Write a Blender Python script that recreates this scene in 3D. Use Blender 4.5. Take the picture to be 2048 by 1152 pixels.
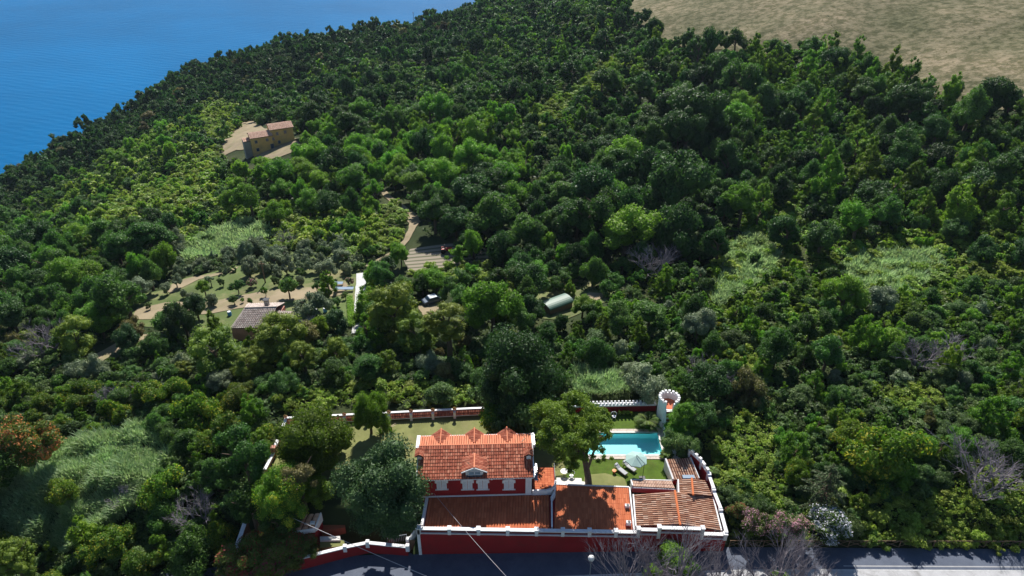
import bpy, math, random
import numpy as np
from mathutils import Vector, Matrix
from mathutils.geometry import delaunay_2d_cdt
PI = math.pi
rng = np.random.default_rng(7)
random.seed(7)
S = bpy.context.scene
for o in list(bpy.data.objects): bpy.data.objects.remove(o)

# ------------------------------------------------------------------ camera, light, exposure
PITCH = math.radians(31); F = 1366.0; H = 66.0
cam = bpy.data.cameras.new('camera'); co = bpy.data.objects.new('camera', cam); S.collection.objects.link(co)
cam.sensor_width = 36; cam.lens = 36 * F / 2048; cam.clip_start = 0.5; cam.clip_end = 30000
co.location = (0, 0, H); co.rotation_euler = (math.radians(90) - PITCH, 0, 0)
S.camera = co
SUN_EL = math.radians(43); SUN_AZ = 0.0
W = bpy.data.worlds.new('World'); S.world = W; W.use_nodes = True
nt = W.node_tree; bg = nt.nodes['Background']
sky = nt.nodes.new('ShaderNodeTexSky'); sky.sky_type = 'NISHITA'; sky.sun_disc = False
sky.sun_elevation = SUN_EL; sky.sun_rotation = SUN_AZ; sky.air_density = 1.0; sky.dust_density = 0.1; sky.ozone_density = 3.0
nt.links.new(sky.outputs[0], bg.inputs[0]); bg.inputs[1].default_value = 0.066
sun = bpy.data.lights.new('sun', 'SUN'); so = bpy.data.objects.new('sun', sun); S.collection.objects.link(so)
sun.energy = 5.0; sun.angle = math.radians(0.5); sun.color = (1.0, 0.955, 0.88)
so.rotation_euler = (SUN_EL - PI / 2, 0, 0); so.location = (0, 200, 250)
S.view_settings.view_transform = 'Standard'; S.view_settings.look = 'None'
S.view_settings.exposure = 0.58; S.view_settings.gamma = 1.0
S.cycles.max_bounces = 6; S.cycles.diffuse_bounces = 3; S.cycles.transparent_max_bounces = 12; S.cycles.transmission_bounces = 4
S.cycles.volume_bounces = 0; S.cycles.caustics_reflective = False; S.cycles.caustics_refractive = False
S.cycles.use_denoising = True

# ------------------------------------------------------------------ projection helpers (2048 x 1152 photo pixels)
CP, SP = math.cos(PITCH), math.sin(PITCH)
def ray(px, py):
    u = (np.asarray(px, float) - 1024) / F; v = (576 - np.asarray(py, float)) / F
    return u, CP + v * SP, -SP + v * CP
def P(px, py, z):
    a, b, c = ray(px, py); t = (z - H) / c
    return (float(t * a), float(t * b), float(z))
def P2(px, py, z): return P(px, py, z)[:2]
def Q(x, y, z):
    zz = np.asarray(z) - H; y = np.asarray(y)
    dep = y * CP - zz * SP; up = y * SP + zz * CP
    return 1024 + F * np.asarray(x) / dep, 576 - F * up / dep, dep
def lerp(a, b, t): return tuple(a[i] + (b[i] - a[i]) * t for i in range(len(a)))

# ------------------------------------------------------------------ terrain height
ANCH = [(-200,1100,-3),(0,1100,-1.5),(300,1100,-1.5),(0,900,-1),(300,900,-.5),(100,800,-3),(600,760,-2),(900,760,-1.5),(1300,740,-1),(1700,900,.5),(2048,900,1.5),(2300,1000,2),
 (2048,700,1),(1700,640,-2),(1400,640,-3),(1100,620,-4),(850,590,-5),(720,600,-5),(540,640,-5),(300,620,-7),(100,620,-11),(-150,700,-10),(0,500,-34),(-200,520,-40),(200,490,-21),(450,520,-10),
 (700,500,-8),(860,500,-7),(1100,500,-6),(1300,560,-4.5),(1500,500,-5),(1500,400,-5),(1800,480,-2),(2100,480,1),(1800,350,1),(2100,330,5),(1500,250,0),(1250,350,-5),(1000,400,-7),(800,380,-11),
 (530,300,-22),(300,400,-28),(120,400,-46),(700,250,-20),(900,200,-14),(1100,150,-7),(1300,150,3),(1000,50,-6),(1150,0,0),(1300,40,10),(1500,110,8),(1700,160,8),(1900,210,9),(2100,230,12),(2200,100,22),
 (1700,20,22),(1400,0,17),(2048,0,27),(1600,-40,26),(950,15,-12),(730,62,-28),(560,90,-36),(370,145,-45),(240,230,-52),(0,360,-71),(-200,440,-80),(1250,-50,10)]
A = np.array([P(*a) for a in ANCH])
ext = [(-60,0,-22),(60,0,-18),(0,-60,-40),(-150,20,-40),(150,20,-10),(-300,60,-90),(300,100,10),(330,200,28),(400,400,45),(300,550,45),(120,640,30),(500,600,60),(450,0,0),(0,30,-14),(-40,42,-6),(40,42,-4)]
A = np.vstack([A, np.array(ext, float)])
_X = A[:, :2] / 100; _n = len(A)
def _K(r2): return 0.5 * r2 * np.log(r2 + 1e-12)
_d2 = ((_X[:, None] - _X[None]) ** 2).sum(-1)
_M = np.zeros((_n + 3, _n + 3)); _M[:_n, :_n] = _K(_d2) + np.eye(_n) * 0.02
_M[:_n, _n] = 1; _M[:_n, _n + 1:] = _X; _M[_n, :_n] = 1; _M[_n + 1:, :_n] = _X.T
_w = np.linalg.solve(_M, np.concatenate([A[:, 2], np.zeros(3)]))
def tps(x, y):
    x = np.asarray(x, float).ravel() / 100; y = np.asarray(y, float).ravel() / 100
    o = np.full(len(x), _w[_n]) + _w[_n + 1] * x + _w[_n + 2] * y
    for i in range(_n): o += _w[i] * _K((x - _X[i, 0]) ** 2 + (y - _X[i, 1]) ** 2)
    return o
EDGEPX = [(-260,470,-84),(-120,420,-78),(0,362,-71),(110,296,-62),(240,232,-52),(370,148,-45),(560,92,-36),(730,62,-28),(830,56,-22),(950,14,-12),(1040,-30,-7)]
EDGE = [P2(*e) for e in EDGEPX]
EDGE = [(EDGE[0][0] - 60, EDGE[0][1] - 160)] + EDGE + [(EDGE[-1][0] + 160, EDGE[-1][1] + 160)]
def edge_dist(x, y):   # positive on the sea side
    x = np.asarray(x, float); y = np.asarray(y, float)
    best = np.full(x.shape, 1e9); sg = np.zeros(x.shape)
    for (ax, ay), (bx, by) in zip(EDGE[:-1], EDGE[1:]):
        dx, dy = bx - ax, by - ay; L2 = dx * dx + dy * dy
        t = np.clip(((x - ax) * dx + (y - ay) * dy) / L2, 0, 1)
        d = np.hypot(x - ax - t * dx, y - ay - t * dy)
        s = np.sign(dx * (y - ay) - dy * (x - ax)); m = d < best - 1e-9
        best = np.where(m, d, best); sg = np.where(m, s, sg)
    return best * sg
SEA = -112.0
def sstep(a, b, x): t = np.clip((x - a) / (b - a), 0, 1); return t * t * (3 - 2 * t)
def zroad(x): return np.interp(x, [-60, -34, -11, 25, 60, 120], [-4.6, -4.2, -3.4, -1.7, -1.7, -1.0])
_LAT = rng.random((256, 256))
def vnoise(x, y, s=1.0, seed=0):
    x = np.asarray(x) / s + 31.7 * seed + 1000; y = np.asarray(y) / s + 17.3 * seed + 1000
    i = np.floor(x).astype(int); j = np.floor(y).astype(int); fx = x - i; fy = y - j
    fx = fx * fx * (3 - 2 * fx); fy = fy * fy * (3 - 2 * fy)
    g = lambda a, b: _LAT[a % 256, b % 256]
    return (g(i, j) * (1 - fx) + g(i + 1, j) * fx) * (1 - fy) + (g(i, j + 1) * (1 - fx) + g(i + 1, j + 1) * fx) * fy
def zraw(x, y):
    sh = x.shape; x = x.ravel(); y = y.ravel()
    z = tps(x, y)
    z = z + (vnoise(x, y, 22, 1) - .5) * 3.0 * sstep(90, 160, y) + (vnoise(x * .8 + y * .35, y - x * .2, 48, 2) - .5) * 11 * sstep(150, 230, y) * sstep(-10, -60, edge_dist(x, y)) * (1 - .85 * sstep(2, 12, z))
    d = edge_dist(x, y)
    z = z - 0.95 * np.maximum(0, d) ** 1.0 - .004 * np.maximum(0, d) ** 2 * (d < 60)
    z = np.maximum(z, SEA - 25)
    m = sstep(-42, -34, x) * (1 - sstep(27, 36, x)) * sstep(48, 53, y) * (1 - sstep(78, 88, y))
    z = z * (1 - m)
    zr = zroad(x)
    left = sstep(-14, -11, x) ; right = 1 - sstep(24.6, 26, x)
    y1 = np.where(x < -11.5, 57.5, np.where(x > 25, 57.0, 54.3)); y0 = np.where(x < -11.5, 56.6, 53.6)
    y0 = np.where(x < -36, 52.0, y0); y1 = np.where(x < -36, 62, y1)
    t = sstep(0, 1, (y - y0) / (y1 - y0))
    z = np.where(y < y1 + .01, zr * (1 - t) + z * t, z)
    z = z - 0.42 * np.maximum(0, 47.6 - y) * (y > -100)
    return z.reshape(sh)
GX = np.unique(np.concatenate([np.arange(-760, -50, 6.), np.arange(-50, 50, 1.), np.arange(50, 640, 6.), [-1400, -1000, 900, 1300]]))
GY = np.unique(np.concatenate([np.arange(-100, 44, 6.), np.arange(44, 82, 0.8), np.arange(82, 300, 3.), np.arange(300, 900, 6.), [1000, 1200, 1500]]))
_gx, _gy = np.meshgrid(GX, GY); GZ = zraw(_gx, _gy)
def zt(x, y):
    x = np.asarray(x, float); y = np.asarray(y, float)
    i = np.clip(np.searchsorted(GX, x) - 1, 0, len(GX) - 2); j = np.clip(np.searchsorted(GY, y) - 1, 0, len(GY) - 2)
    fx = np.clip((x - GX[i]) / (GX[i + 1] - GX[i]), 0, 1); fy = np.clip((y - GY[j]) / (GY[j + 1] - GY[j]), 0, 1)
    a, b, c, d = GZ[j, i], GZ[j, i + 1], GZ[j + 1, i + 1], GZ[j + 1, i]   # split along a-c
    return np.where(fx >= fy, a + (b - a) * fx + (c - b) * fy, a + (c - d) * fx + (d - a) * fy)
def G(px, py, it=40):      # photo pixel -> point on the terrain
    a, b, c = ray(px, py); z = np.zeros(np.shape(a))
    for k in range(it):
        t = np.minimum((z - H) / c, 3000); z = z * .45 + .55 * np.clip(zt(t * a, t * b), -80, 40)
    t = (z - H) / c
    return t * a, t * b, zt(t * a, t * b)
def G1(px, py):
    a = G(np.array([px], float), np.array([py], float)); return float(a[0][0]), float(a[1][0]), float(a[2][0])
def inpoly(px, py, poly):
    px = np.asarray(px, float); py = np.asarray(py, float); r = np.zeros(px.shape, bool); n = len(poly)
    for i in range(n):
        x1, y1 = poly[i]; x2, y2 = poly[(i + 1) % n]
        if y1 == y2: continue
        c = ((y1 > py) != (y2 > py)) & (px < (x2 - x1) * (py - y1) / (y2 - y1) + x1); r ^= c
    return r

# ------------------------------------------------------------------ materials
def _mat(name):
    m = bpy.data.materials.new(name); m.use_nodes = True; n = m.node_tree; b = n.nodes['Principled BSDF']; return m, n, b
def rgba(c): return (c[0], c[1], c[2], 1)
def mix(n, fac, a, b, mode='MIX'):
    x = n.nodes.new('ShaderNodeMix'); x.data_type = 'RGBA'; x.blend_type = mode
    for s, v in ((x.inputs[0], fac), (x.inputs[6], a), (x.inputs[7], b)):
        if hasattr(v, 'links'): n.links.new(v, s)
        elif isinstance(v, (int, float)): s.default_value = v
        else: s.default_value = rgba(v)
    return x.outputs[2]
def math_(n, op, a, b=None):
    x = n.nodes.new('ShaderNodeMath'); x.operation = op
    for s, v in ((x.inputs[0], a), (x.inputs[1], b)):
        if v is None: continue
        if hasattr(v, 'links'): n.links.new(v, s)
        else: s.default_value = v
    return x.outputs[0]
def noise(n, scale, detail=4, rough=.6, coord='Object', dist=0.0):
    tc = n.nodes.new('ShaderNodeTexCoord'); t = n.nodes.new('ShaderNodeTexNoise')
    t.inputs['Scale'].default_value = scale; t.inputs['Detail'].default_value = detail; t.inputs['Roughness'].default_value = rough
    t.inputs['Distortion'].default_value = dist
    n.links.new(tc.outputs[coord], t.inputs['Vector']); return t.outputs['Fac']
def ramp(n, fac, stops):
    r = n.nodes.new('ShaderNodeValToRGB'); n.links.new(fac, r.inputs[0]); e = r.color_ramp.elements
    while len(e) < len(stops): e.new(.5)
    for k, (p, c) in enumerate(stops): e[k].position = p; e[k].color = rgba(c)
    return r.outputs[0]
def plain(name, c, rough=.7, var=.15, scale=2.0, bump=0.0, metal=0, spec=.3, dirt=None, dirtc=(.1, .09, .07)):
    m, n, b = _mat(name)
    f = noise(n, scale, 5); lo = tuple(v * (1 - var) for v in c); hi = tuple(min(.9, v * (1 + var)) for v in c)
    col = ramp(n, f, [(.3, lo), (.7, hi)])
    if dirt:
        f2 = noise(n, dirt, 6, .7, dist=.5); k = ramp(n, f2, [(.5, (0, 0, 0)), (.72, (1, 1, 1))])
        sep = math_(n, 'MULTIPLY', k, .55); col = mix(n, sep, col, dirtc)
    n.links.new(col, b.inputs['Base Color']); b.inputs['Roughness'].default_value = rough; b.inputs['Metallic'].default_value = metal
    b.inputs['Specular IOR Level'].default_value = spec
    if bump:
        bp = n.nodes.new('ShaderNodeBump'); bp.inputs['Strength'].default_value = bump; bp.inputs['Distance'].default_value = .05
        n.links.new(noise(n, scale * 6, 4), bp.inputs['Height']); n.links.new(bp.outputs[0], b.inputs['Normal'])
    return m
def tilemat(name, c1, c2, c3=None, dirt=(.06, .045, .035), df=.35):
    m, n, b = _mat(name); g = n.nodes.new('ShaderNodeNewGeometry'); r = g.outputs['Random Per Island']
    st = [(0, c1), (.55, c2), (1, c3 or c2)]
    col = ramp(n, r, st)
    k = ramp(n, noise(n, .9, 6, .7), [(.42, (0, 0, 0)), (.75, (1, 1, 1))]); col = mix(n, math_(n, 'MULTIPLY', k, df), col, dirt)
    n.links.new(col, b.inputs['Base Color']); b.inputs['Roughness'].default_value = .85; b.inputs['Specular IOR Level'].default_value = .15
    return m
def foliage(name, c1, c2, acc=None, accf=0.0, tr=.32, trc=None, tintv=.38, hue=.02):
    m, n, b = _mat(name); g = n.nodes.new('ShaderNodeNewGeometry'); r = g.outputs['Random Per Island']
    at = n.nodes.new('ShaderNodeAttribute'); at.attribute_name = 'tint'; oi = n.nodes.new('ShaderNodeObjectInfo')
    tint = math_(n, 'FRACT', math_(n, 'ADD', at.outputs['Fac'], oi.outputs['Random']))
    tint2 = math_(n, 'FRACT', math_(n, 'MULTIPLY', tint, 7.31))
    col = mix(n, r, c1, c2)
    if acc:
        k = math_(n, 'FRACT', math_(n, 'MULTIPLY', r, 13.7))
        nz = noise(n, .9, 3); k = math_(n, 'ADD', math_(n, 'MULTIPLY', k, .5), math_(n, 'MULTIPLY', nz, .9))
        s = n.nodes.new('ShaderNodeMath'); s.operation = 'GREATER_THAN'; n.links.new(k, s.inputs[0]); s.inputs[1].default_value = 1.05 - accf
        col = mix(n, s.outputs[0], col, acc)
    h = n.nodes.new('ShaderNodeHueSaturation'); n.links.new(col, h.inputs['Color'])
    n.links.new(math_(n, 'ADD', math_(n, 'MULTIPLY', tint2, 2 * hue), .5 - hue), h.inputs['Hue'])
    n.links.new(math_(n, 'ADD', math_(n, 'MULTIPLY', tint, 2 * tintv), 1 - tintv), h.inputs['Value'])
    n.links.new(h.outputs[0], b.inputs['Base Color']); b.inputs['Roughness'].default_value = .55; b.inputs['Specular IOR Level'].default_value = .22
    t = n.nodes.new('ShaderNodeBsdfTranslucent'); ms = n.nodes.new('ShaderNodeMixShader'); ms.inputs[0].default_value = tr
    n.links.new(mix(n, 1.0, h.outputs[0], trc or (1.15, 1.42, .7), 'MULTIPLY'), t.inputs['Color'])
    n.links.new(b.outputs[0], ms.inputs[1]); n.links.new(t.outputs[0], ms.inputs[2])
    n.links.new(ms.outputs[0], n.nodes['Material Output'].inputs['Surface'])
    return m
M = {}
M['white'] = plain('white_paint', (.78, .78, .79), .6, .06, 1.2, dirt=1.1, dirtc=(.5, .48, .45))
M['shutter'] = plain('white_shutter', (.88, .88, .9), .5, .03)
M['red'] = plain('red_render', (.28, .014, .017), .85, .14, .5, dirt=.8, dirtc=(.16, .025, .02), bump=.2)
M['pink'] = plain('pink_render', (.55, .26, .2), .85, .12, .6, dirt=.8, dirtc=(.3, .17, .13))
M['tan'] = plain('tan_stone', (.45, .36, .26), .8)
M['tile_red'] = tilemat('weathered_red_tiles', (.29, .08, .047), (.44, .135, .08), (.56, .23, .145))
M['tile_orange'] = tilemat('orange_tiles', (.45, .125, .055), (.53, .155, .068), (.6, .19, .088), df=.12)
M['tile_salmon_lit'] = tilemat('salmon_lit_tiles', (.6, .2, .11), (.68, .25, .14), df=.1)  # back roof's extra sunlight is put into this paler tile colour; ridges share it
M['tile_old'] = tilemat('old_brown_tiles', (.36, .17, .11), (.52, .29, .19), (.66, .45, .34), df=.35)
M['tile_grey'] = tilemat('pinkish_grey_tiles', (.42, .34, .3), (.54, .45, .4), (.62, .54, .48), df=.3)
M['tile_pale'] = tilemat('pale_pink_tiles', (.55, .34, .25), (.68, .46, .35), df=.15)
M['under'] = plain('dark_underlay', (.1, .045, .03), .9)
M['ridge'] = plain('orange_ridge', (.6, .17, .06), .8, .1, 4)
M['terracotta'] = plain('terracotta_floor', (.47, .135, .065), .8, .1, 3)
M['glass'] = plain('window_glass', (.03, .06, .1), .08, 0, spec=.8)
M['blueglass'] = plain('pale_blue_pane', (.25, .33, .42), .2, 0, spec=.6)
M['metal'] = plain('grey_metal', (.3, .32, .34), .45, .05, metal=.4)
M['dark'] = plain('dark_metal', (.03, .03, .035), .5)
M['stone'] = plain('pale_paving', (.55, .47, .41), .8, .15, 3, dirt=2)
M['paving_white'] = plain('white_paving', (.68, .66, .62), .8, .12, 3)
M['lawn'] = plain('green_lawn', (.075, .125, .018), .9, .28, .8, bump=.5, spec=.1, dirt=.45, dirtc=(.12, .13, .035))
M['drylawn'] = plain('pale_lawn', (.19, .2, .075), .9, .2, .5, bump=.5, spec=.1, dirt=.3, dirtc=(.3, .25, .13))
M['orchard'] = plain('orchard_grass', (.1, .135, .045), .9, .25, .12, bump=.5, spec=.1, dirt=.09, dirtc=(.42, .33, .2))
M['bare'] = plain('bare_soil', (.29, .235, .155), .95, .18, .2, bump=.4, spec=.1, dirt=.25, dirtc=(.13, .16, .05))
M['concrete'] = plain('pale_concrete', (.5, .5, .5), .8, .1, .4, dirt=.5, dirtc=(.38, .35, .3))
M['bark'] = plain('grey_brown_bark', (.12, .085, .06), .95, .3, 3, bump=.6)
M['deadwood'] = plain('dead_grey_wood', (.26, .23, .25), .95, .25, 2)
M['wood'] = plain('weathered_wood', (.2, .13, .08), .9, .2, 3)
M['yellowwall'] = plain('ochre_render', (.66, .43, .15), .9, .15, .5, dirt=.3, dirtc=(.33, .24, .15))
M['greywall'] = plain('grey_render', (.33, .31, .28), .9, .12, .5)
M['greensheet'] = plain('green_sheet_metal', (.07, .14, .1), .5, .08, .5, spec=.4)
M['umbrella'] = plain('teal_canvas', (.32, .46, .43), .8, .05)
M['cushion'] = plain('grey_sling', (.42, .43, .45), .8, .05)
M['frame'] = plain('brown_frame', (.1, .07, .055), .6)
M['orangepot'] = plain('orange_ceramic', (.65, .2, .04), .5)
M['carpaint'] = plain('silver_blue_paint', (.12, .15, .2), .25, .02, metal=.5, spec=.6)
M['redpaint'] = plain('red_paint', (.45, .03, .025), .5)
M['rubber'] = plain('rubber', (.02, .02, .02), .9)
M['lampglobe'] = plain('white_globe', (.85, .85, .85), .3, 0)
M['pinkbloom'] = plain('pink_bloom', (.6, .22, .25), .8)
M['blueplastic'] = plain('blue_plastic', (.05, .25, .6), .4)
M['cable'] = plain('grey_cable', (.5, .48, .5), .6)
FOL = dict(
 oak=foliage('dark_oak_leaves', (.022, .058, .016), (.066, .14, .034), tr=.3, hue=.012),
 oak2=foliage('oak_leaves', (.034, .088, .018), (.108, .21, .04), tr=.35, hue=.015),
 bright=foliage('bright_green_leaves', (.09, .19, .022), (.21, .37, .045), tr=.42, tintv=.22),
 lush=foliage('lush_green_leaves', (.065, .135, .014), (.19, .3, .03), tr=.42),
 olive=foliage('olive_leaves', (.13, .175, .095), (.25, .31, .18), tr=.2, trc=(1.1, 1.15, .9), tintv=.2),
 pine=foliage('pine_needles', (.085, .145, .014), (.23, .3, .04), tr=.34, trc=(1.3, 1.3, .6), tintv=.15),
 shrub=foliage('maquis_leaves', (.045, .095, .028), (.13, .2, .06), tr=.35, tintv=.38, hue=.025),
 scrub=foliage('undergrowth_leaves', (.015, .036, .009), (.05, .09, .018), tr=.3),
 bramble=foliage('bramble_leaves', (.13, .21, .025), (.32, .4, .075), tr=.38, hue=.02, tintv=.3),
 reed=foliage('reed_blades', (.24, .37, .17), (.48, .6, .34), tr=.42, trc=(1.1, 1.2, .8), tintv=.2),
 ilex=foliage('blue_green_leaves', (.026, .06, .022), (.085, .15, .048), tr=.2, trc=(1.1, 1.3, .8), tintv=.12),
 yellowish=foliage('yellow_tinged_leaves', (.065, .13, .014), (.15, .24, .025), acc=(.36, .33, .035), accf=.2, tr=.38),
 orangef=foliage('orange_flowered_leaves', (.07, .11, .018), (.13, .18, .03), acc=(.62, .26, .09), accf=.28, tr=.3, tintv=.1),
 redleaf=foliage('red_tinged_leaves', (.08, .125, .02), (.17, .2, .04), acc=(.36, .06, .06), accf=.2, tr=.3, tintv=.15),
 pinkf=foliage('pink_flowered_leaves', (.045, .095, .012), (.11, .19, .03), acc=(.66, .33, .46), accf=.29, tr=.3, tintv=.1),
 whitef=foliage('white_flowered_leaves', (.04, .09, .015), (.1, .17, .035), acc=(.68, .66, .78), accf=.33, tr=.25, tintv=.1),
 brownf=foliage('browning_leaves', (.11, .1, .04), (.21, .18, .07), tr=.25),
 cedar=foliage('cedar_needles', (.035, .075, .025), (.095, .15, .055), tr=.15, tintv=.1),
 grassy=foliage('grass_tufts', (.11, .12, .04), (.25, .22, .11), tr=.2),
 palm=foliage('palm_leaves', (.05, .1, .012), (.14, .22, .035), tr=.3),
 yellow=foliage('yellow_leaves', (.35, .33, .02), (.55, .5, .03), tr=.35))

# ------------------------------------------------------------------ mesh helpers
def tag(o, label=None, cat=None, group=None, kind=None):
    if label: o['label'] = label
    if cat: o['category'] = cat
    if group: o['group'] = group
    if kind: o['kind'] = kind
    return o
def link(o, parent=None):
    S.collection.objects.link(o)
    if parent: o.parent = parent
    return o
def empty(name, loc=(0, 0, 0), rz=0):
    o = bpy.data.objects.new(name, None); o.location = loc; o.rotation_euler = (0, 0, rz); o.empty_display_size = .3
    return link(o)
def npmesh(name, V, faces4, mat, tint=None):
    me = bpy.data.meshes.new(name); V = np.ascontiguousarray(V, np.float32); Fq = np.ascontiguousarray(faces4, np.int32)
    k = Fq.shape[1]
    me.vertices.add(len(V)); me.vertices.foreach_set('co', V.ravel())
    me.loops.add(Fq.size); me.loops.foreach_set('vertex_index', Fq.ravel())
    me.polygons.add(len(Fq)); me.polygons.foreach_set('loop_start', np.arange(0, Fq.size, k, dtype=np.int32))
    if tint is not None:
        a = me.attributes.new('tint', 'FLOAT', 'POINT'); a.data.foreach_set('value', np.ascontiguousarray(tint, np.float32))
    me.update(calc_edges=True)
    for mm in (mat if isinstance(mat, (list, tuple)) else [mat]): me.materials.append(mm)
    return me
class MB:
    def __init__(s): s.v = []; s.f = []
    def add(s, vs, fs):
        o = len(s.v); s.v += [tuple(map(float, v)) for v in vs]; s.f += [tuple(o + i for i in f) for f in fs]; return s
    def prism(s, poly, z0, z1):       # poly list of (x,y); z0/z1 numbers or lists
        n = len(poly); a = z0 if isinstance(z0, (list, tuple)) else [z0] * n; b = z1 if isinstance(z1, (list, tuple)) else [z1] * n
        ar = sum(poly[i][0] * poly[(i + 1) % n][1] - poly[(i + 1) % n][0] * poly[i][1] for i in range(n))
        if ar < 0: poly = poly[::-1]; a = a[::-1]; b = b[::-1]
        vs = [(p[0], p[1], a[i]) for i, p in enumerate(poly)] + [(p[0], p[1], b[i]) for i, p in enumerate(poly)]
        fs = [tuple(range(n - 1, -1, -1)), tuple(range(n, 2 * n))] + [(i, (i + 1) % n, n + (i + 1) % n, n + i) for i in range(n)]
        return s.add(vs, fs)
    def box(s, x0, x1, y0, y1, z0, z1): return s.prism([(x0, y0), (x1, y0), (x1, y1), (x0, y1)], z0, z1)
    def wall(s, p, q, z0, z1, th, off=0):    # z1 number or (za, zb)
        dx, dy = q[0] - p[0], q[1] - p[1]; L = math.hypot(dx, dy) or 1; nx, ny = -dy / L, dx / L
        a, b = off - th / 2, off + th / 2
        za = z0 if isinstance(z0, (tuple, list)) else (z0, z0); zb = z1 if isinstance(z1, (tuple, list)) else (z1, z1)
        return s.prism([(p[0] + nx * a, p[1] + ny * a), (q[0] + nx * a, q[1] + ny * a), (q[0] + nx * b, q[1] + ny * b), (p[0] + nx * b, p[1] + ny * b)],
                       [za[0], za[1], za[1], za[0]], [zb[0], zb[1], zb[1], zb[0]])
    def slab(s, pts, th):             # 4 3D corners, thickness downwards
        n = len(pts); vs = list(pts) + [(p[0], p[1], p[2] - th) for p in pts]
        return s.add(vs, [tuple(range(n)), tuple(range(2 * n - 1, n - 1, -1))] + [(i, n + i, n + (i + 1) % n, (i + 1) % n) for i in range(n)])
    def tube(s, pts, rad, k=6, cap=True):
        pts = [Vector(p) for p in pts]; n = len(pts); rad = rad if isinstance(rad, (list, tuple)) else [rad] * n
        o = len(s.v); up = None
        for i, p in enumerate(pts):
            t = (pts[min(i + 1, n - 1)] - pts[max(i - 1, 0)]).normalized()
            if up is None: up = Vector((0, 0, 1)) if abs(t.z) < .9 else Vector((1, 0, 0))
            a = t.cross(up).normalized(); b = t.cross(a).normalized()
            for j in range(k):
                an = 2 * PI * j / k; s.v.append(tuple(p + (a * math.cos(an) + b * math.sin(an)) * rad[i]))
        for i in range(n - 1):
            for j in range(k):
                s.f.append((o + i * k + j, o + (i + 1) * k + j, o + (i + 1) * k + (j + 1) % k, o + i * k + (j + 1) % k))
        if cap: s.f.append(tuple(o + j for j in range(k))); s.f.append(tuple(o + (n - 1) * k + j for j in range(k - 1, -1, -1)))
        return s
    def lathe(s, c, prof, k=16):
        o = len(s.v); n = len(prof)
        for r, z in prof:
            for j in range(k): s.v.append((c[0] + r * math.cos(2 * PI * j / k), c[1] + r * math.sin(2 * PI * j / k), c[2] + z))
        for i in range(n - 1):
            for j in range(k): s.f.append((o + i * k + j, o + i * k + (j + 1) % k, o + (i + 1) * k + (j + 1) % k, o + (i + 1) * k + j))
        s.f.append(tuple(o + j for j in range(k - 1, -1, -1))); s.f.append(tuple(o + (n - 1) * k + j for j in range(k)))
        return s
    def mesh(s, name, mat):
        me = bpy.data.meshes.new(name); me.from_pydata(s.v, [], s.f); me.update()
        me.materials.append(mat); return me
    def build(s, name, mat, parent=None, smooth=False):
        mat = M[mat] if isinstance(mat, str) else mat
        me = s.mesh(name, mat)
        if smooth: me.polygons.foreach_set('use_smooth', [True] * len(me.polygons))
        o = bpy.data.objects.new(name, me); link(o)
        if parent:
            o.parent = parent; o.matrix_parent_inverse = Matrix.LocRotScale(parent.location, parent.rotation_euler, parent.scale).inverted()
        return o
def ghost(parent):     # things modelled in world coordinates under an empty
    return parent
def bevel(o, w=.02):
    m = o.modifiers.new('bevel', 'BEVEL'); m.width = w; m.segments = 2; m.limit_method = 'ANGLE'; return o

def tiles(name, eL, eR, rR, rL, spacing, row, mat, parent, th=.1, under='under', rad=.42, lift=.055, flat=.75):
    """Barrel-tile roof on the quad eave-left, eave-right, ridge-right, ridge-left; tiles run ridge -> eave."""
    eL, eR, rR, rL = map(Vector, (eL, eR, rR, rL))
    nrm = ((eR - eL).cross(rL - eL)); nrm += ((rR - rL).cross(rR - eR)); nrm.normalize()
    if nrm.z < 0: nrm = -nrm
    wid = max((eR - eL).length, (rR - rL).length); ln = max((rL - eL).length, (rR - eR).length)
    nc = max(2, round(wid / spacing)); nr = max(2, round(ln / row)); mb = MB()
    def pt(u, v): return (eL.lerp(eR, u)).lerp(rL.lerp(rR, u), v)
    for i in range(nc):
        for j in range(nr):
            ju = random.uniform(-.04, .04) / nc; u = (i + .5) / nc + ju
            v0 = max(0, j / nr - (.0 if j == 0 else .02)) ; v1 = min(1, (j + 1.15) / nr)
            a, b = pt(u, v0), pt(u, v1); side = (pt(min(1, u + .5 / nc), v0) - pt(max(0, u - .5 / nc), v0))
            side2 = (pt(min(1, u + .5 / nc), v1) - pt(max(0, u - .5 / nc), v1))
            vs = []
            l0 = lift + random.uniform(-.008, .012); l1 = .012
            for (c, sd, l) in ((a, side, l0), (b, side2, l1)):
                w = sd.length
                for q in range(5):
                    an = PI * q / 4; vs.append(c + sd.normalized() * (-math.cos(an) * w * rad) + nrm * (math.sin(an) * w * rad * flat + l))
            mb.add(vs, [(q, q + 1, q + 6, q + 5) for q in range(4)] + [(0, 5, 9, 4)] + [(4, 3, 2, 1, 0)])
    sl = MB().slab([eL, eR, rR, rL], th).build("roof_deck", under, None)
    o = mb.build(name, mat, parent)
    if parent is not None: sl.parent = o
    return o

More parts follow.
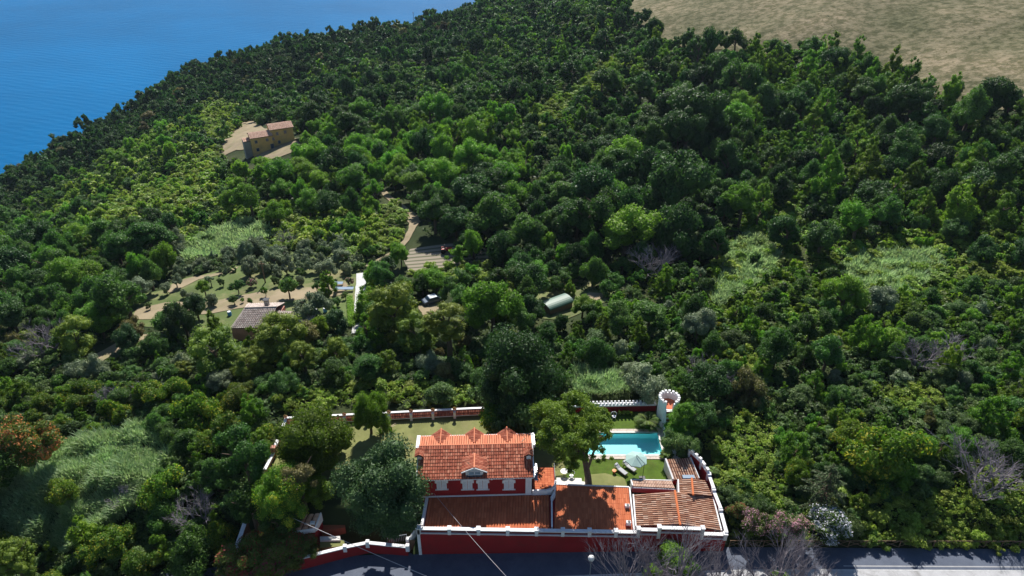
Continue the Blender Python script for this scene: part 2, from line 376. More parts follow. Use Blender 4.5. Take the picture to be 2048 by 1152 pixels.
# ------------------------------------------------------------------ leaf / crown generators
def cards(C, N, size, rg, asp=.62, jit=.7):
    n = len(C); N = N + rg.normal(0, jit, (n, 3)); N /= np.linalg.norm(N, axis=1, keepdims=True) + 1e-9
    T = np.cross(N, rg.normal(0, 1, (n, 3))); T /= np.linalg.norm(T, axis=1, keepdims=True) + 1e-9
    B = np.cross(N, T); s = (size * rg.uniform(.65, 1.35, n))[:, None] * .5
    V = np.stack([C - T * s, C - B * s * asp + N * s * .15, C + T * s, C + B * s * asp + N * s * .15], 1).reshape(-1, 3)
    return V, np.arange(4 * n).reshape(n, 4)
def rdir(rg, n):
    d = rg.normal(0, 1, (n, 3)); return d / np.linalg.norm(d, axis=1, keepdims=True)
def crown_pts(rg, nl, n, shape='round', lr=(.28, .42), up=.15):
    """unit crown: centre 0, radius about 1; returns card positions and outward normals"""
    d = rdir(rg, nl * 3); d[:, 2] = d[:, 2] * .9 + up
    if shape == 'round':
        ks = rg.integers(2, 5); sc = rdir(rg, ks) * rg.uniform(.2, .5, (ks, 1)); sc[:, 2] *= .55; sr = rg.uniform(.5, .8, ks)
        d = d[d[:, 2] > -.65][:nl]; w = rg.integers(0, ks, len(d)); L = sc[w] + d / np.linalg.norm(d, axis=1, keepdims=True) * (rg.uniform(.5, .9, len(d)) * sr[w])[:, None]; R = rg.uniform(.16, .36, len(L))
    elif shape == 'ball':
        ii = np.arange(nl) + .5; zz = 1 - 1.65 * ii / nl; aa = ii * 2.39996; d = np.stack([np.sqrt(1 - zz ** 2) * np.cos(aa), np.sqrt(1 - zz ** 2) * np.sin(aa), zz], 1); L = d / np.linalg.norm(d, axis=1, keepdims=True) * rg.uniform(.66, .82, (len(d), 1)); R = rg.uniform(.22, .33, len(L))
    elif shape == 'umbrella':
        d = d[d[:, 2] > -.25][:nl]; L = d / np.linalg.norm(d, axis=1, keepdims=True) * rg.uniform(.45, .9, (len(d), 1)); L[:, 2] = L[:, 2] * .75; R = rg.uniform(.17, .3, len(L))
    elif shape == 'cone':
        h = rg.uniform(0, 1, nl) ** 1.3; a = rg.uniform(0, 2 * PI, nl); r = (1 - h) ** .5 * rg.uniform(.4, .82, nl) * .95
        L = np.stack([r * np.cos(a), r * np.sin(a), h * 2 - 1], 1) * [1, 1, .9]; R = rg.uniform(.16, .3, nl) * (1.15 - h * .6)
    elif shape == 'clumpy':     # upright pine with separate clumps
        h = rg.uniform(0, 1, nl); a = rg.uniform(0, 2 * PI, nl); r = np.sqrt(np.clip(1 - (h * 1.7 - .75) ** 2, .05, 1)) * rg.uniform(.35, .8, nl)
        L = np.stack([r * np.cos(a), r * np.sin(a), h * 2 - 1], 1); R = rg.uniform(.17, .32, nl)
    m = len(L); i = rg.choice(m, int(n * 1.5), p=R ** 2 / (R ** 2).sum()); dd = rdir(rg, len(i)); dd[:, 2] = np.abs(dd[:, 2]) * .9 + dd[:, 2] * .35
    dd /= np.linalg.norm(dd, axis=1, keepdims=True); C = L[i] + dd * (R[i] * rg.uniform(.6, 1.12, len(i)))[:, None]
    keep = np.ones(len(C), bool)
    for k in range(m):
        keep &= ~((((C - L[k]) ** 2).sum(1) < (R[k] * .62) ** 2) & (i != k))
    C = C[keep][:n]; dd = dd[keep][:n]
    return C, dd * .8 + np.array([0, 0, .35]), L, R
def core_blob(rg, L, R, s=.72):
    """dark inner mass of small boxes-free icospheres, so that crowns are not see-through"""
    V = []; Fq = []
    for c, r in zip(L, R):
        o = len(V); k = 6
        for a in range(4):
            th = PI * (a + .5) / 4
            for b in range(k):
                ph = 2 * PI * b / k; V.append(c + r * s * np.array([math.sin(th) * math.cos(ph), math.sin(th) * math.sin(ph), math.cos(th)]))
        for a in range(3):
            for b in range(k): Fq.append((o + a * k + b, o + (a + 1) * k + b, o + (a + 1) * k + (b + 1) % k, o + a * k + (b + 1) % k))
        Fq.append((o, o + 1, o + 2, o + 3)); Fq.append((o + 3, o + 4, o + 5, o)); 
    return np.array(V), np.array(Fq)
def crown_geo(seed, nl, n, size, shape='round', core=True, **kw):
    rg = np.random.default_rng(seed); C, N, L, R = crown_pts(rg, nl, n, shape, **kw)
    V, Fq = cards(C, N, np.full(len(C), size), rg)
    if core:
        V2, F2 = core_blob(rg, L, R); Fq = np.vstack([Fq, F2 + len(V)]); V = np.vstack([V, V2])
    return V, Fq
def trunk_mb(h, r, rg, spread=.5, limbs=5, lean=(0, 0)):
    mb = MB(); top = (lean[0], lean[1], h)
    mb.tube([(0, 0, -.4), (lean[0] * .3 + .05, lean[1] * .3, h * .4), top], [r * 1.25, r, r * .6], 7)
    for k in range(limbs):
        a = 2 * PI * k / limbs + rg.uniform(-.4, .4); t = rg.uniform(.5, .95)
        b = (lean[0] * t, lean[1] * t, h * t); L = h * spread * rg.uniform(.7, 1.2)
        mb.tube([b, (b[0] + math.cos(a) * L * .5, b[1] + math.sin(a) * L * .5, b[2] + L * .45), (b[0] + math.cos(a) * L, b[1] + math.sin(a) * L, b[2] + L * .8)], [r * .5, r * .32, r * .12], 5)
    return mb
def dead_mb(seed, h=5, depth=5, n0=6, spread=.75, thick=.12):
    rg = random.Random(seed); mb = MB()
    def br(p, d, L, r, dep):
        q = p + d * L * .5 + Vector((rg.uniform(-.1, .1), rg.uniform(-.1, .1), 0)) * L; e = q + (d + Vector((rg.uniform(-.3, .3), rg.uniform(-.3, .3), rg.uniform(-.05, .25)))).normalized() * L * .5
        mb.tube([p, q, e], [r, r * .8, r * .55], 4 if dep < 4 else 5, cap=False)
        if dep <= 0: return
        for _ in range(3 if dep > 1 else 4):
            nd = (d + Vector((rg.uniform(-1, 1), rg.uniform(-1, 1), rg.uniform(-.35, .6))) * spread).normalized()
            br(q.lerp(e, rg.uniform(.1, 1)), nd, L * rg.uniform(.55, .8), r * .52, dep - 1)
    for k in range(n0):
        a = 2 * PI * k / n0 + rg.uniform(-.4, .4); s = rg.uniform(.2, .9)
        br(Vector((0, 0, 0)), Vector((math.cos(a) * s, math.sin(a) * s, 1)).normalized(), h * .36, thick, depth - 1)
    return mb

# ================================================================== SETTING
def terrain_mat():
    m, n, b = _mat('hillside_soil')
    c = ramp(n, noise(n, .09, 6), [(.3, (.022, .034, .013)), (.5, (.035, .05, .018)), (.68, (.06, .07, .028)), (.8, (.12, .1, .06))])
    n.links.new(c, b.inputs['Base Color']); b.inputs['Roughness'].default_value = .95; b.inputs['Specular IOR Level'].default_value = .1
    return m
ny, nx = GZ.shape
idx = np.arange(nx * ny).reshape(ny, nx)
q = np.stack([idx[:-1, :-1], idx[:-1, 1:], idx[1:, 1:], idx[1:, :-1]], -1).reshape(-1, 4)
tri = np.vstack([q[:, [0, 1, 2]], q[:, [0, 2, 3]]])
me = npmesh('hillside', np.stack([_gx, _gy, GZ], -1).reshape(-1, 3), tri, terrain_mat())
me.polygons.foreach_set('use_smooth', [True] * len(me.polygons))
tag(link(bpy.data.objects.new('hillside', me)), kind='structure')

# sea: real swell and ripples by displacement in the shader's bump, one sheet to the horizon
def sea_mat():
    m, n, b = _mat('sea_water')
    c = ramp(n, noise(n, .004, 5, .6), [(.3, (.0005, .095, .245)), (.7, (.001, .135, .34))])
    n.links.new(c, b.inputs['Base Color']); b.inputs['Roughness'].default_value = .4; b.inputs['IOR'].default_value = 1.2; b.inputs['Specular IOR Level'].default_value = .06
    tc = n.nodes.new('ShaderNodeTexCoord'); mp = n.nodes.new('ShaderNodeMapping'); mp.inputs['Rotation'].default_value = (0, 0, .45); mp.inputs['Scale'].default_value = (.35, 1, 1)
    n.links.new(tc.outputs['Object'], mp.inputs['Vector'])
    t1 = n.nodes.new('ShaderNodeTexNoise'); t1.inputs['Scale'].default_value = .12; t1.inputs['Detail'].default_value = 6; t1.inputs['Roughness'].default_value = .65
    n.links.new(mp.outputs[0], t1.inputs['Vector'])
    w = n.nodes.new('ShaderNodeTexWave'); w.inputs['Scale'].default_value = .035; w.inputs['Distortion'].default_value = 6; w.inputs['Detail'].default_value = 3; w.inputs['Detail Scale'].default_value = .6
    mp2 = n.nodes.new('ShaderNodeMapping'); mp2.inputs['Rotation'].default_value = (0, 0, 1.95); n.links.new(tc.outputs['Object'], mp2.inputs['Vector']); n.links.new(mp2.outputs[0], w.inputs['Vector'])
    h = math_(n, 'ADD', t1.outputs['Fac'], math_(n, 'MULTIPLY', w.outputs['Fac'], .16))
    bp = n.nodes.new('ShaderNodeBump'); bp.inputs['Strength'].default_value = .55; bp.inputs['Distance'].default_value = 1.6
    n.links.new(h, bp.inputs['Height']); n.links.new(bp.outputs[0], b.inputs['Normal'])
    return m
me = bpy.data.meshes.new('sea'); me.from_pydata([(-3400, -190, SEA), (3400, -190, SEA), (3400, 6200, SEA), (-3400, 6200, SEA)], [], [(0, 1, 2, 3)]); me.materials.append(sea_mat())
tag(link(bpy.data.objects.new('sea', me)), kind='structure')

def patch(name, pts, mat, off=.1, px=True, wob=.0, cell=3.0, kind='structure', smooth=True):
    """a sheet that follows the terrain inside a closed outline"""
    if px:
        a = G(np.array([p[0] for p in pts], float), np.array([p[1] for p in pts], float)); pts = list(zip(a[0], a[1]))
    out = []
    for i in range(len(pts)):
        a, b = pts[i], pts[(i + 1) % len(pts)]; L = math.hypot(b[0] - a[0], b[1] - a[1]); n = max(1, int(L / cell))
        for j in range(n):
            t = j / n; x, y = a[0] + (b[0] - a[0]) * t, a[1] + (b[1] - a[1]) * t
            out.append((x + random.uniform(-wob, wob), y + random.uniform(-wob, wob)))
    xs = [p[0] for p in out]; ys = [p[1] for p in out]
    gx, gy = np.meshgrid(np.arange(min(xs), max(xs), cell), np.arange(min(ys), max(ys), cell)); gx = gx.ravel(); gy = gy.ravel()
    m = inpoly(gx, gy, out); vin = [Vector(p) for p in out] + [Vector((x, y)) for x, y in zip(gx[m], gy[m])]
    r = delaunay_2d_cdt(vin, [(i, (i + 1) % len(out)) for i in range(len(out))], [], 1, 1e-4)
    vx = np.array([v.x for v in r[0]]); vy = np.array([v.y for v in r[0]]); vz = zt(vx, vy) + off
    me = bpy.data.meshes.new(name); me.from_pydata(list(zip(vx, vy, vz)), [], r[2]); me.materials.append(M[mat] if isinstance(mat, str) else mat)
    o = link(bpy.data.objects.new(name, me))
    return tag(o, kind=kind)

FIELD = [(1240,-120),(1243,20),(1275,48),(1310,74),(1360,98),(1480,108),(1640,100),(1720,138),(1850,188),(1960,218),(2330,262),(2500,-120)]
def field_mat():
    m, n, b = _mat('dry_field')
    a = ramp(n, noise(n, .035, 6, .65), [(.35, (.125, .125, .075)), (.5, (.18, .165, .11)), (.68, (.26, .22, .155))])
    s = ramp(n, noise(n, .32, 5, .75), [(.42, (.5, .54, .4)), (.58, (1.15, 1.1, 1.02))])
    n.links.new(mix(n, 1, a, s, 'MULTIPLY'), b.inputs['Base Color']); b.inputs['Roughness'].default_value = .95; b.inputs['Specular IOR Level'].default_value = .05
    bp = n.nodes.new('ShaderNodeBump'); bp.inputs['Strength'].default_value = .9; bp.inputs['Distance'].default_value = .6; n.links.new(noise(n, .6, 5), bp.inputs['Height']); n.links.new(bp.outputs[0], b.inputs['Normal'])
    return m
patch('dry_field', FIELD, field_mat(), .25, cell=7, wob=1.2)
ORCH = [(262,612),(285,590),(330,580),(345,560),(430,545),(560,505),(700,500),(735,520),(712,560),(708,655),(600,668),(450,668),(270,655)]
patch('orchard_ground', ORCH, 'orchard', .12, wob=.5)
patch('bare_ground', [(272,640),(276,618),(330,606),(420,606),(470,592),(560,580),(640,576),(690,566),(700,574),(688,592),(600,598),(520,612),(400,632),(340,640)], 'bare', .2, wob=.5, cell=2)
patch('bare_ground', [(330,582),(350,566),(380,556),(440,545),(480,535),(470,545),(400,560),(372,574),(345,586)], 'bare', .2, wob=.5, cell=2)
patch('footpath', [(170,728),(185,712),(230,690),(262,672),(312,668),(322,680),(290,688),(240,702),(205,722),(195,734)], 'bare', .15, wob=.3, cell=2)
patch('house_clearing', [(432,305),(462,262),(505,238),(530,258),(580,262),(600,300),(560,316),(520,322),(505,300),(470,300),(440,318)], 'bare', .2, wob=.8)
PATH = [(762,380),(778,396),(808,420),(822,432),(830,446),(822,462),(812,482),(790,505),(765,520),(735,535)]
def ribbon(name, pts, w, mat, off):
    g = [G1(*p)[:2] for p in pts]; l = []; r = []
    for i in range(len(g)):
        a, b = g[max(i - 1, 0)], g[min(i + 1, len(g) - 1)]; dx, dy = b[0] - a[0], b[1] - a[1]; L = math.hypot(dx, dy); nx, ny = -dy / L, dx / L
        ww = w[i] if isinstance(w, list) else w
        l.append((g[i][0] + nx * ww / 2, g[i][1] + ny * ww / 2)); r.append((g[i][0] - nx * ww / 2, g[i][1] - ny * ww / 2))
    return patch(name, l + r[::-1], mat, off, px=False, wob=.12, cell=1.6)
ribbon('dirt_path', PATH, [1.8, 1.8, 2.6, 3.2, 2.8, 1.6, 1.5, 1.8, 2.2, 2.4], 'bare', .2)
ribbon('concrete_path', [(722,548),(722,575),(721,610),(721,640),(716,668)], [1.8, 2.1, 2.4, 2.5, 2.4], 'concrete', .22)
TILL = [(805,520),(822,500),(860,492),(900,488),(985,500),(1000,520),(960,534),(880,540),(820,548)]
def till_mat():
    m, n, b = _mat('tilled_rows')
    tc = n.nodes.new('ShaderNodeTexCoord'); mp = n.nodes.new('ShaderNodeMapping'); mp.inputs['Rotation'].default_value = (0, 0, 1.45); n.links.new(tc.outputs['Object'], mp.inputs[0])
    w = n.nodes.new('ShaderNodeTexWave'); w.inputs['Scale'].default_value = .19; w.inputs['Distortion'].default_value = .6; w.inputs['Detail'].default_value = 2; n.links.new(mp.outputs[0], w.inputs[0])
    c = ramp(n, w.outputs['Fac'], [(.2, (.1, .1, .055)), (.45, (.26, .22, .165))]); n.links.new(c, b.inputs['Base Color']); b.inputs['Roughness'].default_value = .95
    return m
patch('tilled_plot', TILL, till_mat(), .15, wob=.3)
patch('glade_ground', [(1040,560),(1080,552),(1160,560),(1230,580),(1235,600),(1190,612),(1130,640),(1050,630)], 'orchard', .12, wob=.6)
patch('bare_ground', [(1160,596),(1180,586),(1206,588),(1204,598),(1180,606)], 'bare', .22, wob=.2, cell=1.5)
patch('parking_ground', [(838,612),(870,600),(890,612),(870,630),(845,634)], 'bare', .15, wob=.3, cell=1.5)

# villa ground
LAWN1 = [P2(572,838,0), P2(940,822,0), (-5, 74.2), (6, 74.2), (7.0, 63), (2.5, 62.5), (-11, 62), (-16, 61), (-31, 62)]
patch('back_lawn', LAWN1, 'drylawn', .05, px=False, cell=2)
patch('pool_lawn', [(7.0, 61.0), (8.6, 60.8), (21.2, 60.6), (21.2, 75.0), (7.0, 75.0)], 'lawn', .06, px=False, cell=2)
patch('dry_strip', [(8.8, 60.9), (14.6, 60.9), (14.4, 62.5), (12, 63.3), (9.4, 63.0)], 'drylawn', .075, px=False, cell=1)
# road, kerb, pavement, edge line
def strip(name, f0, f1, off, mat, xs=np.arange(-62, 130, 2.0), zf=None):
    zf = zf or zroad; vs = []
    for x in xs: vs += [(x, f0(x), float(zf(x)) + off), (x, f1(x), float(zf(x)) + off)]
    me = bpy.data.meshes.new(name); me.from_pydata(vs, [], [(2 * i, 2 * i + 2, 2 * i + 3, 2 * i + 1) for i in range(len(xs) - 1)]); me.materials.append(mat if not isinstance(mat, str) else M[mat])
    return tag(link(bpy.data.objects.new(name, me)), kind='structure')
def asphalt():
    m, n, b = _mat('asphalt'); c = ramp(n, noise(n, .5, 6, .7), [(.3, (.06, .075, .115)), (.7, (.1, .12, .165))])
    c = mix(n, 1, c, ramp(n, noise(n, 9, 3), [(.3, (.85, .85, .85)), (.7, (1.1, 1.1, 1.1))]), 'MULTIPLY')
    n.links.new(c, b.inputs['Base Color']); b.inputs['Roughness'].default_value = .8; return m
yk = lambda x: float(np.interp(x, [-62, -34, -20, -11, 36, 130], [44.6, 46.6, 48.6, 49.9, 50.2, 49.6]))
strip('road', lambda x: yk(x) , lambda x: float(np.interp(x, [-62, -38, -30, -20, -11, 25, 60, 130], [50.2, 52.0, 53.3, 53.6, 53.8, 53.3, 53.0, 53.2])), .05, asphalt())
strip('pavement', lambda x: yk(x) - 2.2, lambda x: yk(x) - .16, .17, plain('pavement_concrete', (.42, .42, .43), .85, .12, 1, dirt=.6))
kb = MB(); xs = np.arange(-62, 130, 4.)
for a, b in zip(xs[:-1], xs[1:]): kb.wall((a, yk(a) - .08), (b, yk(b) - .08), (zroad(a) - .2, zroad(b) - .2), (zroad(a) + .18, zroad(b) + .18), .15)
tag(kb.build('kerb', plain('kerb_stone', (.5, .5, .5), .8)), kind='structure')
strip('road_edge_line', lambda x: yk(x) + .45, lambda x: yk(x) + .6, .056, plain('worn_line', (.34, .34, .35), .7), xs=np.arange(38, 126, 2.))

# ================================================================== THE RED VILLA
HO = Vector((-10.95, 58.62)); HA = math.radians(1.9); hu = Vector((math.cos(HA), math.sin(HA))); hv = Vector((-hu.y, hu.x)); HW = 13.35; HD = 5.7
def hp(a, b): v = HO + hu * a + hv * b; return (v.x, v.y)
def h3(a, b, z): return (*hp(a, b), z)
def hbox(mb, a0, a1, b0, b1, z0, z1): return mb.prism([hp(a0, b0), hp(a1, b0), hp(a1, b1), hp(a0, b1)], z0, z1)
villa = tag(empty('villa', (*hp(HW / 2, HD / 2), 0)), 'two-storey dark red villa with white shutters and a weathered red tiled roof', 'house')
EZ, RZ, BZ = 4.0, 5.5, 5.1; SL = (RZ - EZ) / 4.2
mb = MB(); hbox(mb, 0, HW, 0, HD, -3.3, EZ - .12)
for a0 in (0, HW - .25):   # gables
    mb.add([h3(a0, 0, EZ - .12), h3(a0, HD, EZ - .12), h3(a0, HD, BZ - .25), h3(a0, 3.95, RZ - .22), h3(a0 + .25, 0, EZ - .12), h3(a0 + .25, HD, EZ - .12), h3(a0 + .25, HD, BZ - .25), h3(a0 + .25, 3.95, RZ - .22)],
           [(0, 1, 2, 3), (7, 6, 5, 4), (0, 3, 7, 4), (3, 2, 6, 7), (2, 1, 5, 6)])
hbox(mb, .25, HW - .25, HD - .25, HD, EZ - .12, BZ - .3)
mb.build('wall', 'red', villa)
tr = MB(); hbox(tr, -.06, HW + .06, -.05, 0, .78, 1.02); hbox(tr, HW - .75, HW + .003, -.04, 0, 1.02, 3.72); hbox(tr, -.003, .16, -.04, 0, 1.02, 3.72); tr.build('base_band', 'white', villa)
fa = MB(); hbox(fa, -.45, HW + .2, -.34, -.25, EZ - .06, EZ + .03); fa.build('fascia', 'white', villa)
fa = MB(); hbox(fa, -.4, HW + .15, -.25, -.002, EZ - .12, EZ - .08); fa.build('soffit', 'red', villa)
tiles('front_roof', h3(-.45, -.28, EZ + .03), h3(HW + .2, -.28, EZ + .03), h3(HW + .2, 3.95, RZ), h3(-.45, 3.95, RZ), .3, .44, M['tile_red'], villa, lift=.07, rad=.455)
tiles('back_roof', h3(HW + .2, 6.05, BZ), h3(-.45, 6.05, BZ), h3(-.45, 3.98, RZ - .03), h3(HW + .2, 3.98, RZ - .03), .29, 1.1, M['tile_salmon_lit'], villa)
rd = MB().tube([h3(-.45, 3.96, RZ + .03), h3(HW + .2, 3.96, RZ + .03)], .1, 8).build('ridge', 'tile_salmon_lit', villa)
for a0 in (-.6, HW + .2):
    vg = MB()
    vg.add([h3(a0, -.3, EZ - .05), h3(a0 + .14, -.3, EZ - .05), h3(a0 + .14, 3.95, RZ - .05), h3(a0, 3.95, RZ - .05), h3(a0, -.3, EZ + .14), h3(a0 + .14, -.3, EZ + .14), h3(a0 + .14, 3.95, RZ + .1), h3(a0, 3.95, RZ + .1)],
           [(3, 2, 1, 0), (4, 5, 6, 7), (0, 1, 5, 4), (1, 2, 6, 5), (2, 3, 7, 6), (3, 0, 4, 7)])
    hbox(vg, a0 - (.3 if a0 < 0 else 0), a0 + .14 + (.3 if a0 > 0 else 0), 4.0, 6.2, BZ - .3, BZ + .12)
    vg.build('verge', 'white', villa)
gb = MB(); hbox(gb, -.5, HW + .25, 6.06, 6.2, BZ - .22, BZ + .03); gb.build('gutter', 'white', villa)
for a0 in (-.78, HW + .4): hbox(MB(), a0, a0 + .2, 4.15, 6.05, BZ + .122, BZ + .16).build('glazed_edge', 'blueglass', villa)
# right hand side glass strip beside the balcony
sg = MB(); hbox(sg, HW + .35, HW + .75, -.1, 2.6, 3.3, 3.42); sg.build('side_gutter', 'blueglass', villa)
# front dormer
def xfac(px, py, b=0.0):      # house coordinate a and height z of a photo pixel on the plane b = const
    u, v, w = ray(px, py); n = Vector((hv.x, hv.y)); o = Vector(hp(0, b)); t = o.dot(n) / (u * n.x + v * n.y)
    pt = Vector((t * u, t * v)); return (pt - o).dot(hu), float(H + t * w)
da, _ = xfac(948.5, 940)
dm = MB(); hbox(dm, da - 1.05, da + 1.05, .12, 2.2, 4.05, 4.98)
dm.add([h3(da - 1.05, .12, 4.98), h3(da + 1.05, .12, 4.98), h3(da, .12, 5.6), h3(da - 1.05, 1.6, 4.98), h3(da + 1.05, 1.6, 4.98), h3(da, 1.6, 5.4)], [(0, 1, 2), (5, 4, 3), (0, 3, 4, 1), (0, 2, 5, 3), (1, 4, 5, 2)])
dor = dm.build('dormer', 'white', villa)
tiles('dormer_roof', h3(da - 1.5, 2.3, 4.93), h3(da - 1.5, -.1, 4.98), h3(da, -.1, 5.72), h3(da, 2.75, 5.12), .28, .5, M['tile_red'], dor)
tiles('dormer_roof', h3(da + 1.5, -.1, 4.98), h3(da + 1.5, 2.3, 4.93), h3(da, 2.75, 5.12), h3(da, -.1, 5.72), .28, .5, M['tile_red'], dor)
MB().tube([h3(da, -.12, 5.76), h3(da, 2.8, 5.18)], .09, 6).build('ridge', 'tile_salmon_lit', dor)
bb = MB()
for s in (-1, 1): bb.slab([h3(da, -.18, 5.76), h3(da + s * 1.56, -.18, 5.0), h3(da + s * 1.56, -.1, 5.0), h3(da, -.1, 5.76)], .16)
bb.build('barge_board', 'white', dor)
w_ = MB(); hbox(w_, da - .72, da + .72, .05, .1, 4.42, 4.95); w_.build('window', 'blueglass', dor)
w_ = MB(); hbox(w_, da - .8, da + .8, .0, .11, 4.93, 5.0); hbox(w_, da - .8, da + .8, .0, .11, 4.36, 4.44); hbox(w_, da - .8, da - .71, .0, .11, 4.44, 4.93); hbox(w_, da + .71, da + .8, .0, .11, 4.44, 4.93); hbox(w_, da - .04, da + .04, .0, .11, 4.44, 4.93); w_.build('window_frame', 'white', dor)
w_ = MB(); hbox(w_, da - .95, da + .95, -.12, .04, 4.14, 4.3); w_.build('balcony_recess', 'glass', dor)  # dark blue strip stands in for the balcony recess below the window
# back dormers
for px in (881.5, 948.7, 1014.4):
    a0 = xfac(px, 880, 5.3)[0]
    d = MB(); hbox(d, a0 - .95, a0 + .95, 5.0, 6.6, 4.4, 4.98); d = d.build('dormer', 'white', villa)
    for s in (-1, 1):
        e1, e2, r2, r1 = h3(a0 + s * 1.3, 5.35, 5.05), h3(a0 + s * 1.3, 6.35, 5.0), h3(a0, 7.0, 5.5), h3(a0, 4.35, 5.52)
        tiles('dormer_roof', *((e1, e2, r2, r1) if s > 0 else (e2, e1, r1, r2)), .24, .45, M['tile_red'], d)
    MB().tube([h3(a0, 4.3, 5.55), h3(a0, 7.02, 5.58)], .075, 6).build('ridge', 'tile_salmon_lit', d)
# chimneys
for px, py in ((1057.5, 915), (837.5, 908)):
    a0, z0 = xfac(px, py, 1.9 if px > 1000 else 2.2); b0 = 1.9 if px > 1000 else 2.2
    c = MB(); hbox(c, a0 - .28, a0 + .28, b0, b0 + .6, 4.5, 5.45); c = c.build('chimney', 'white', villa)
    for s in (-1, 1):
        e1, e2, r2, r1 = h3(a0 + s * .5, b0 - .1, 5.42), h3(a0 + s * .5, b0 + 1.35, 5.3), h3(a0, b0 + 1.4, 5.68), h3(a0, b0 - .1, 5.78)
        tiles('cap', *((e1, e2, r2, r1) if s > 0 else (e2, e1, r1, r2)), .24, .4, M['tile_red'], c)
c = MB(); v0 = Vector(h3(xfac(1043, 890, 4.1)[0], 4.05, RZ + .25)); c.tube([v0, v0 + Vector((.5, .55, .12))], .06, 6); c.build('pipe', 'tan', villa)
# shutters
for px in (882.3, 934.2, 965.2, 1017.7):
    a0, zt_ = xfac(px, 957.5, -.05); _, zb_ = xfac(px, 979, -.05); w = .60
    s = MB(); 
    for side in (-1, 1): s.prism([hp(a0 + side * (w / 2 + .01) - w / 2 + .015, -.09), hp(a0 + side * (w / 2 + .01) + w / 2 - .015, -.09), hp(a0 + side * (w / 2 + .01) + w / 2 - .015, -.03), hp(a0 + side * (w / 2 + .01) - w / 2 + .015, -.03)], zb_ + .06, zt_ - .28)
    sh = s.build('shutter', 'shutter', villa)
    lv = MB(); z = zb_ + .18
    while z < zt_ - .4:
        for side in (-1, 1): hbox(lv, a0 + side * .31 - .22, a0 + side * .31 + .22, -.11, -.085, z, z + .035)
        z += .12
    lv.build('louvre', plain('louvre_grey', (.5, .5, .53), .6), sh)
    s = MB(); n = 9; top = [(a0 + .8 * math.cos(PI * i / n), zt_ - .42 + .34 * math.sin(PI * i / n)) for i in range(n + 1)]
    pts = top + [(a0 - .8, zt_ - .72), (a0 - .6, zt_ - .78), (a0 - .6, zt_ - .3), (a0 + .6, zt_ - .3), (a0 + .6, zt_ - .78), (a0 + .8, zt_ - .72)]
    vs = [h3(p[0], -.07, p[1]) for p in pts] + [h3(p[0], .0, p[1]) for p in pts]; L = len(pts)
    s.add(vs, [tuple(range(L - 1, -1, -1))] + [(i, (i + 1) % L, L + (i + 1) % L, L + i) for i in range(L)]); s.build('lintel', 'white', sh)
    s = MB(); hbox(s, a0 - .8, a0 + .8, -.16, -.005, zb_ - .03, zb_ + .05); s.build('sill', 'white', sh)
for px, py in ((855.5, 961), (861.5, 961), (1037, 955), (1044, 954.5), (858, 987.5), (864, 987.5)):
    a0, z0 = xfac(px, py, -.02); c = MB(); c.tube([h3(a0, -.04, z0), h3(a0, -.005, z0)], .14, 10); c.build('vent', 'tan', villa)
a0, z0 = xfac(983.5, 958, -.05); MB().tube([h3(a0, -.1, z0), h3(a0, -.005, z0)], .15, 12).build('vent', 'white', villa)
# upper balcony on the right of the house
bal = tag(empty('balcony', (4, 60.5, 1)), 'small terracotta balcony with a low curved white wall on the right side of the villa', 'balcony')
bq = [(2.55, 59.15), (4.75, 59.2), (5.1, 59.7), (5.35, 60.6), (5.35, 63.2), (2.55, 63.2)]
MB().prism(bq, -2.5, 1.15).build('floor_slab', 'red', bal); tf = MB()
for i in range(7):
    for j in range(11): tf.box(2.62 + i * .38, 2.97 + i * .38, 59.35 + j * .35, 59.67 + j * .35, 1.15, 1.17)
tf.build('floor_tiles', 'tile_orange', bal)
lw = MB(); cur = [(2.5, 59.1), (4.2, 59.15), (4.9, 59.35), (5.3, 59.9), (5.45, 60.7)]
for a, b in zip(cur[:-1], cur[1:]): lw.wall(a, b, .6, (1.55 if b[0] < 5 else 1.6), .22)
lw.build('parapet', 'white', bal)
rl = MB(); 
for y in np.arange(60.8, 63.3, .4): rl.tube([(5.38, y, 1.1), (5.38, y, 1.95)], .02, 4)
rl.tube([(5.38, 60.7, 1.95), (5.38, 63.2, 1.95)], .03, 5); rl.build('railing', 'metal', bal)
p_ = MB(); p_.box(4.5, 4.9, 59.6, 59.9, 1.16, 1.5); p_.build('planter', 'pink', bal)

# low wing with the two big orange tiled roofs, down at road level
wing = tag(empty('garage_wing', (2, 56.5, -3.2)), 'long low red wing with ribbed orange tiled roofs between the villa front and the road', 'building')
pL, pM, pE = (-10.85, 53.76), (11.47, 53.34), (24.7, 52.9)
MB().prism([(-10.7, 54.0), (14.2, 53.75), (14.3, 59.95), (5.2, 60.3), (5.2, 58.95), (-10.7, 58.5)], -3.4, [.3, .3, .55, .55, .55, .55]).build('wall', 'red', wing)
tiles('left_roof', (-10.3, 54.35, .42), (4.4, 54.15, .42), (4.55, 58.98, .74), (-10.15, 58.5, .74), .34, .8, M['tile_orange'], wing, th=.08, flat=.6, lift=.025, under='terracotta', rad=.44)
tiles('right_roof', (4.95, 54.1, .42), (14.12, 54.0, .42), (14.5, 60.1, .82), (5.5, 60.55, .82), .25, .8, M['tile_orange'], wing, th=.08, flat=.4, lift=.02, under='terracotta', rad=.46)
d = MB(); d.wall((4.68, 54.0), (4.85, 58.3), .3, (.95, 1.15), .17); d.wall((4.85, 58.3), (5.2, 58.9), .3, (1.15, 1.3), .3); d.wall((5.2, 58.9), (5.45, 60.6), .3, (1.3, 1.1), .2); d.build('divider', 'white', wing)
d = MB(); d.wall((5.45, 60.68), (14.6, 60.22), .2, .93, .16); d.wall((14.22, 53.7), (14.65, 60.2), .2, .9, .16); d.build('coping', 'white', wing)
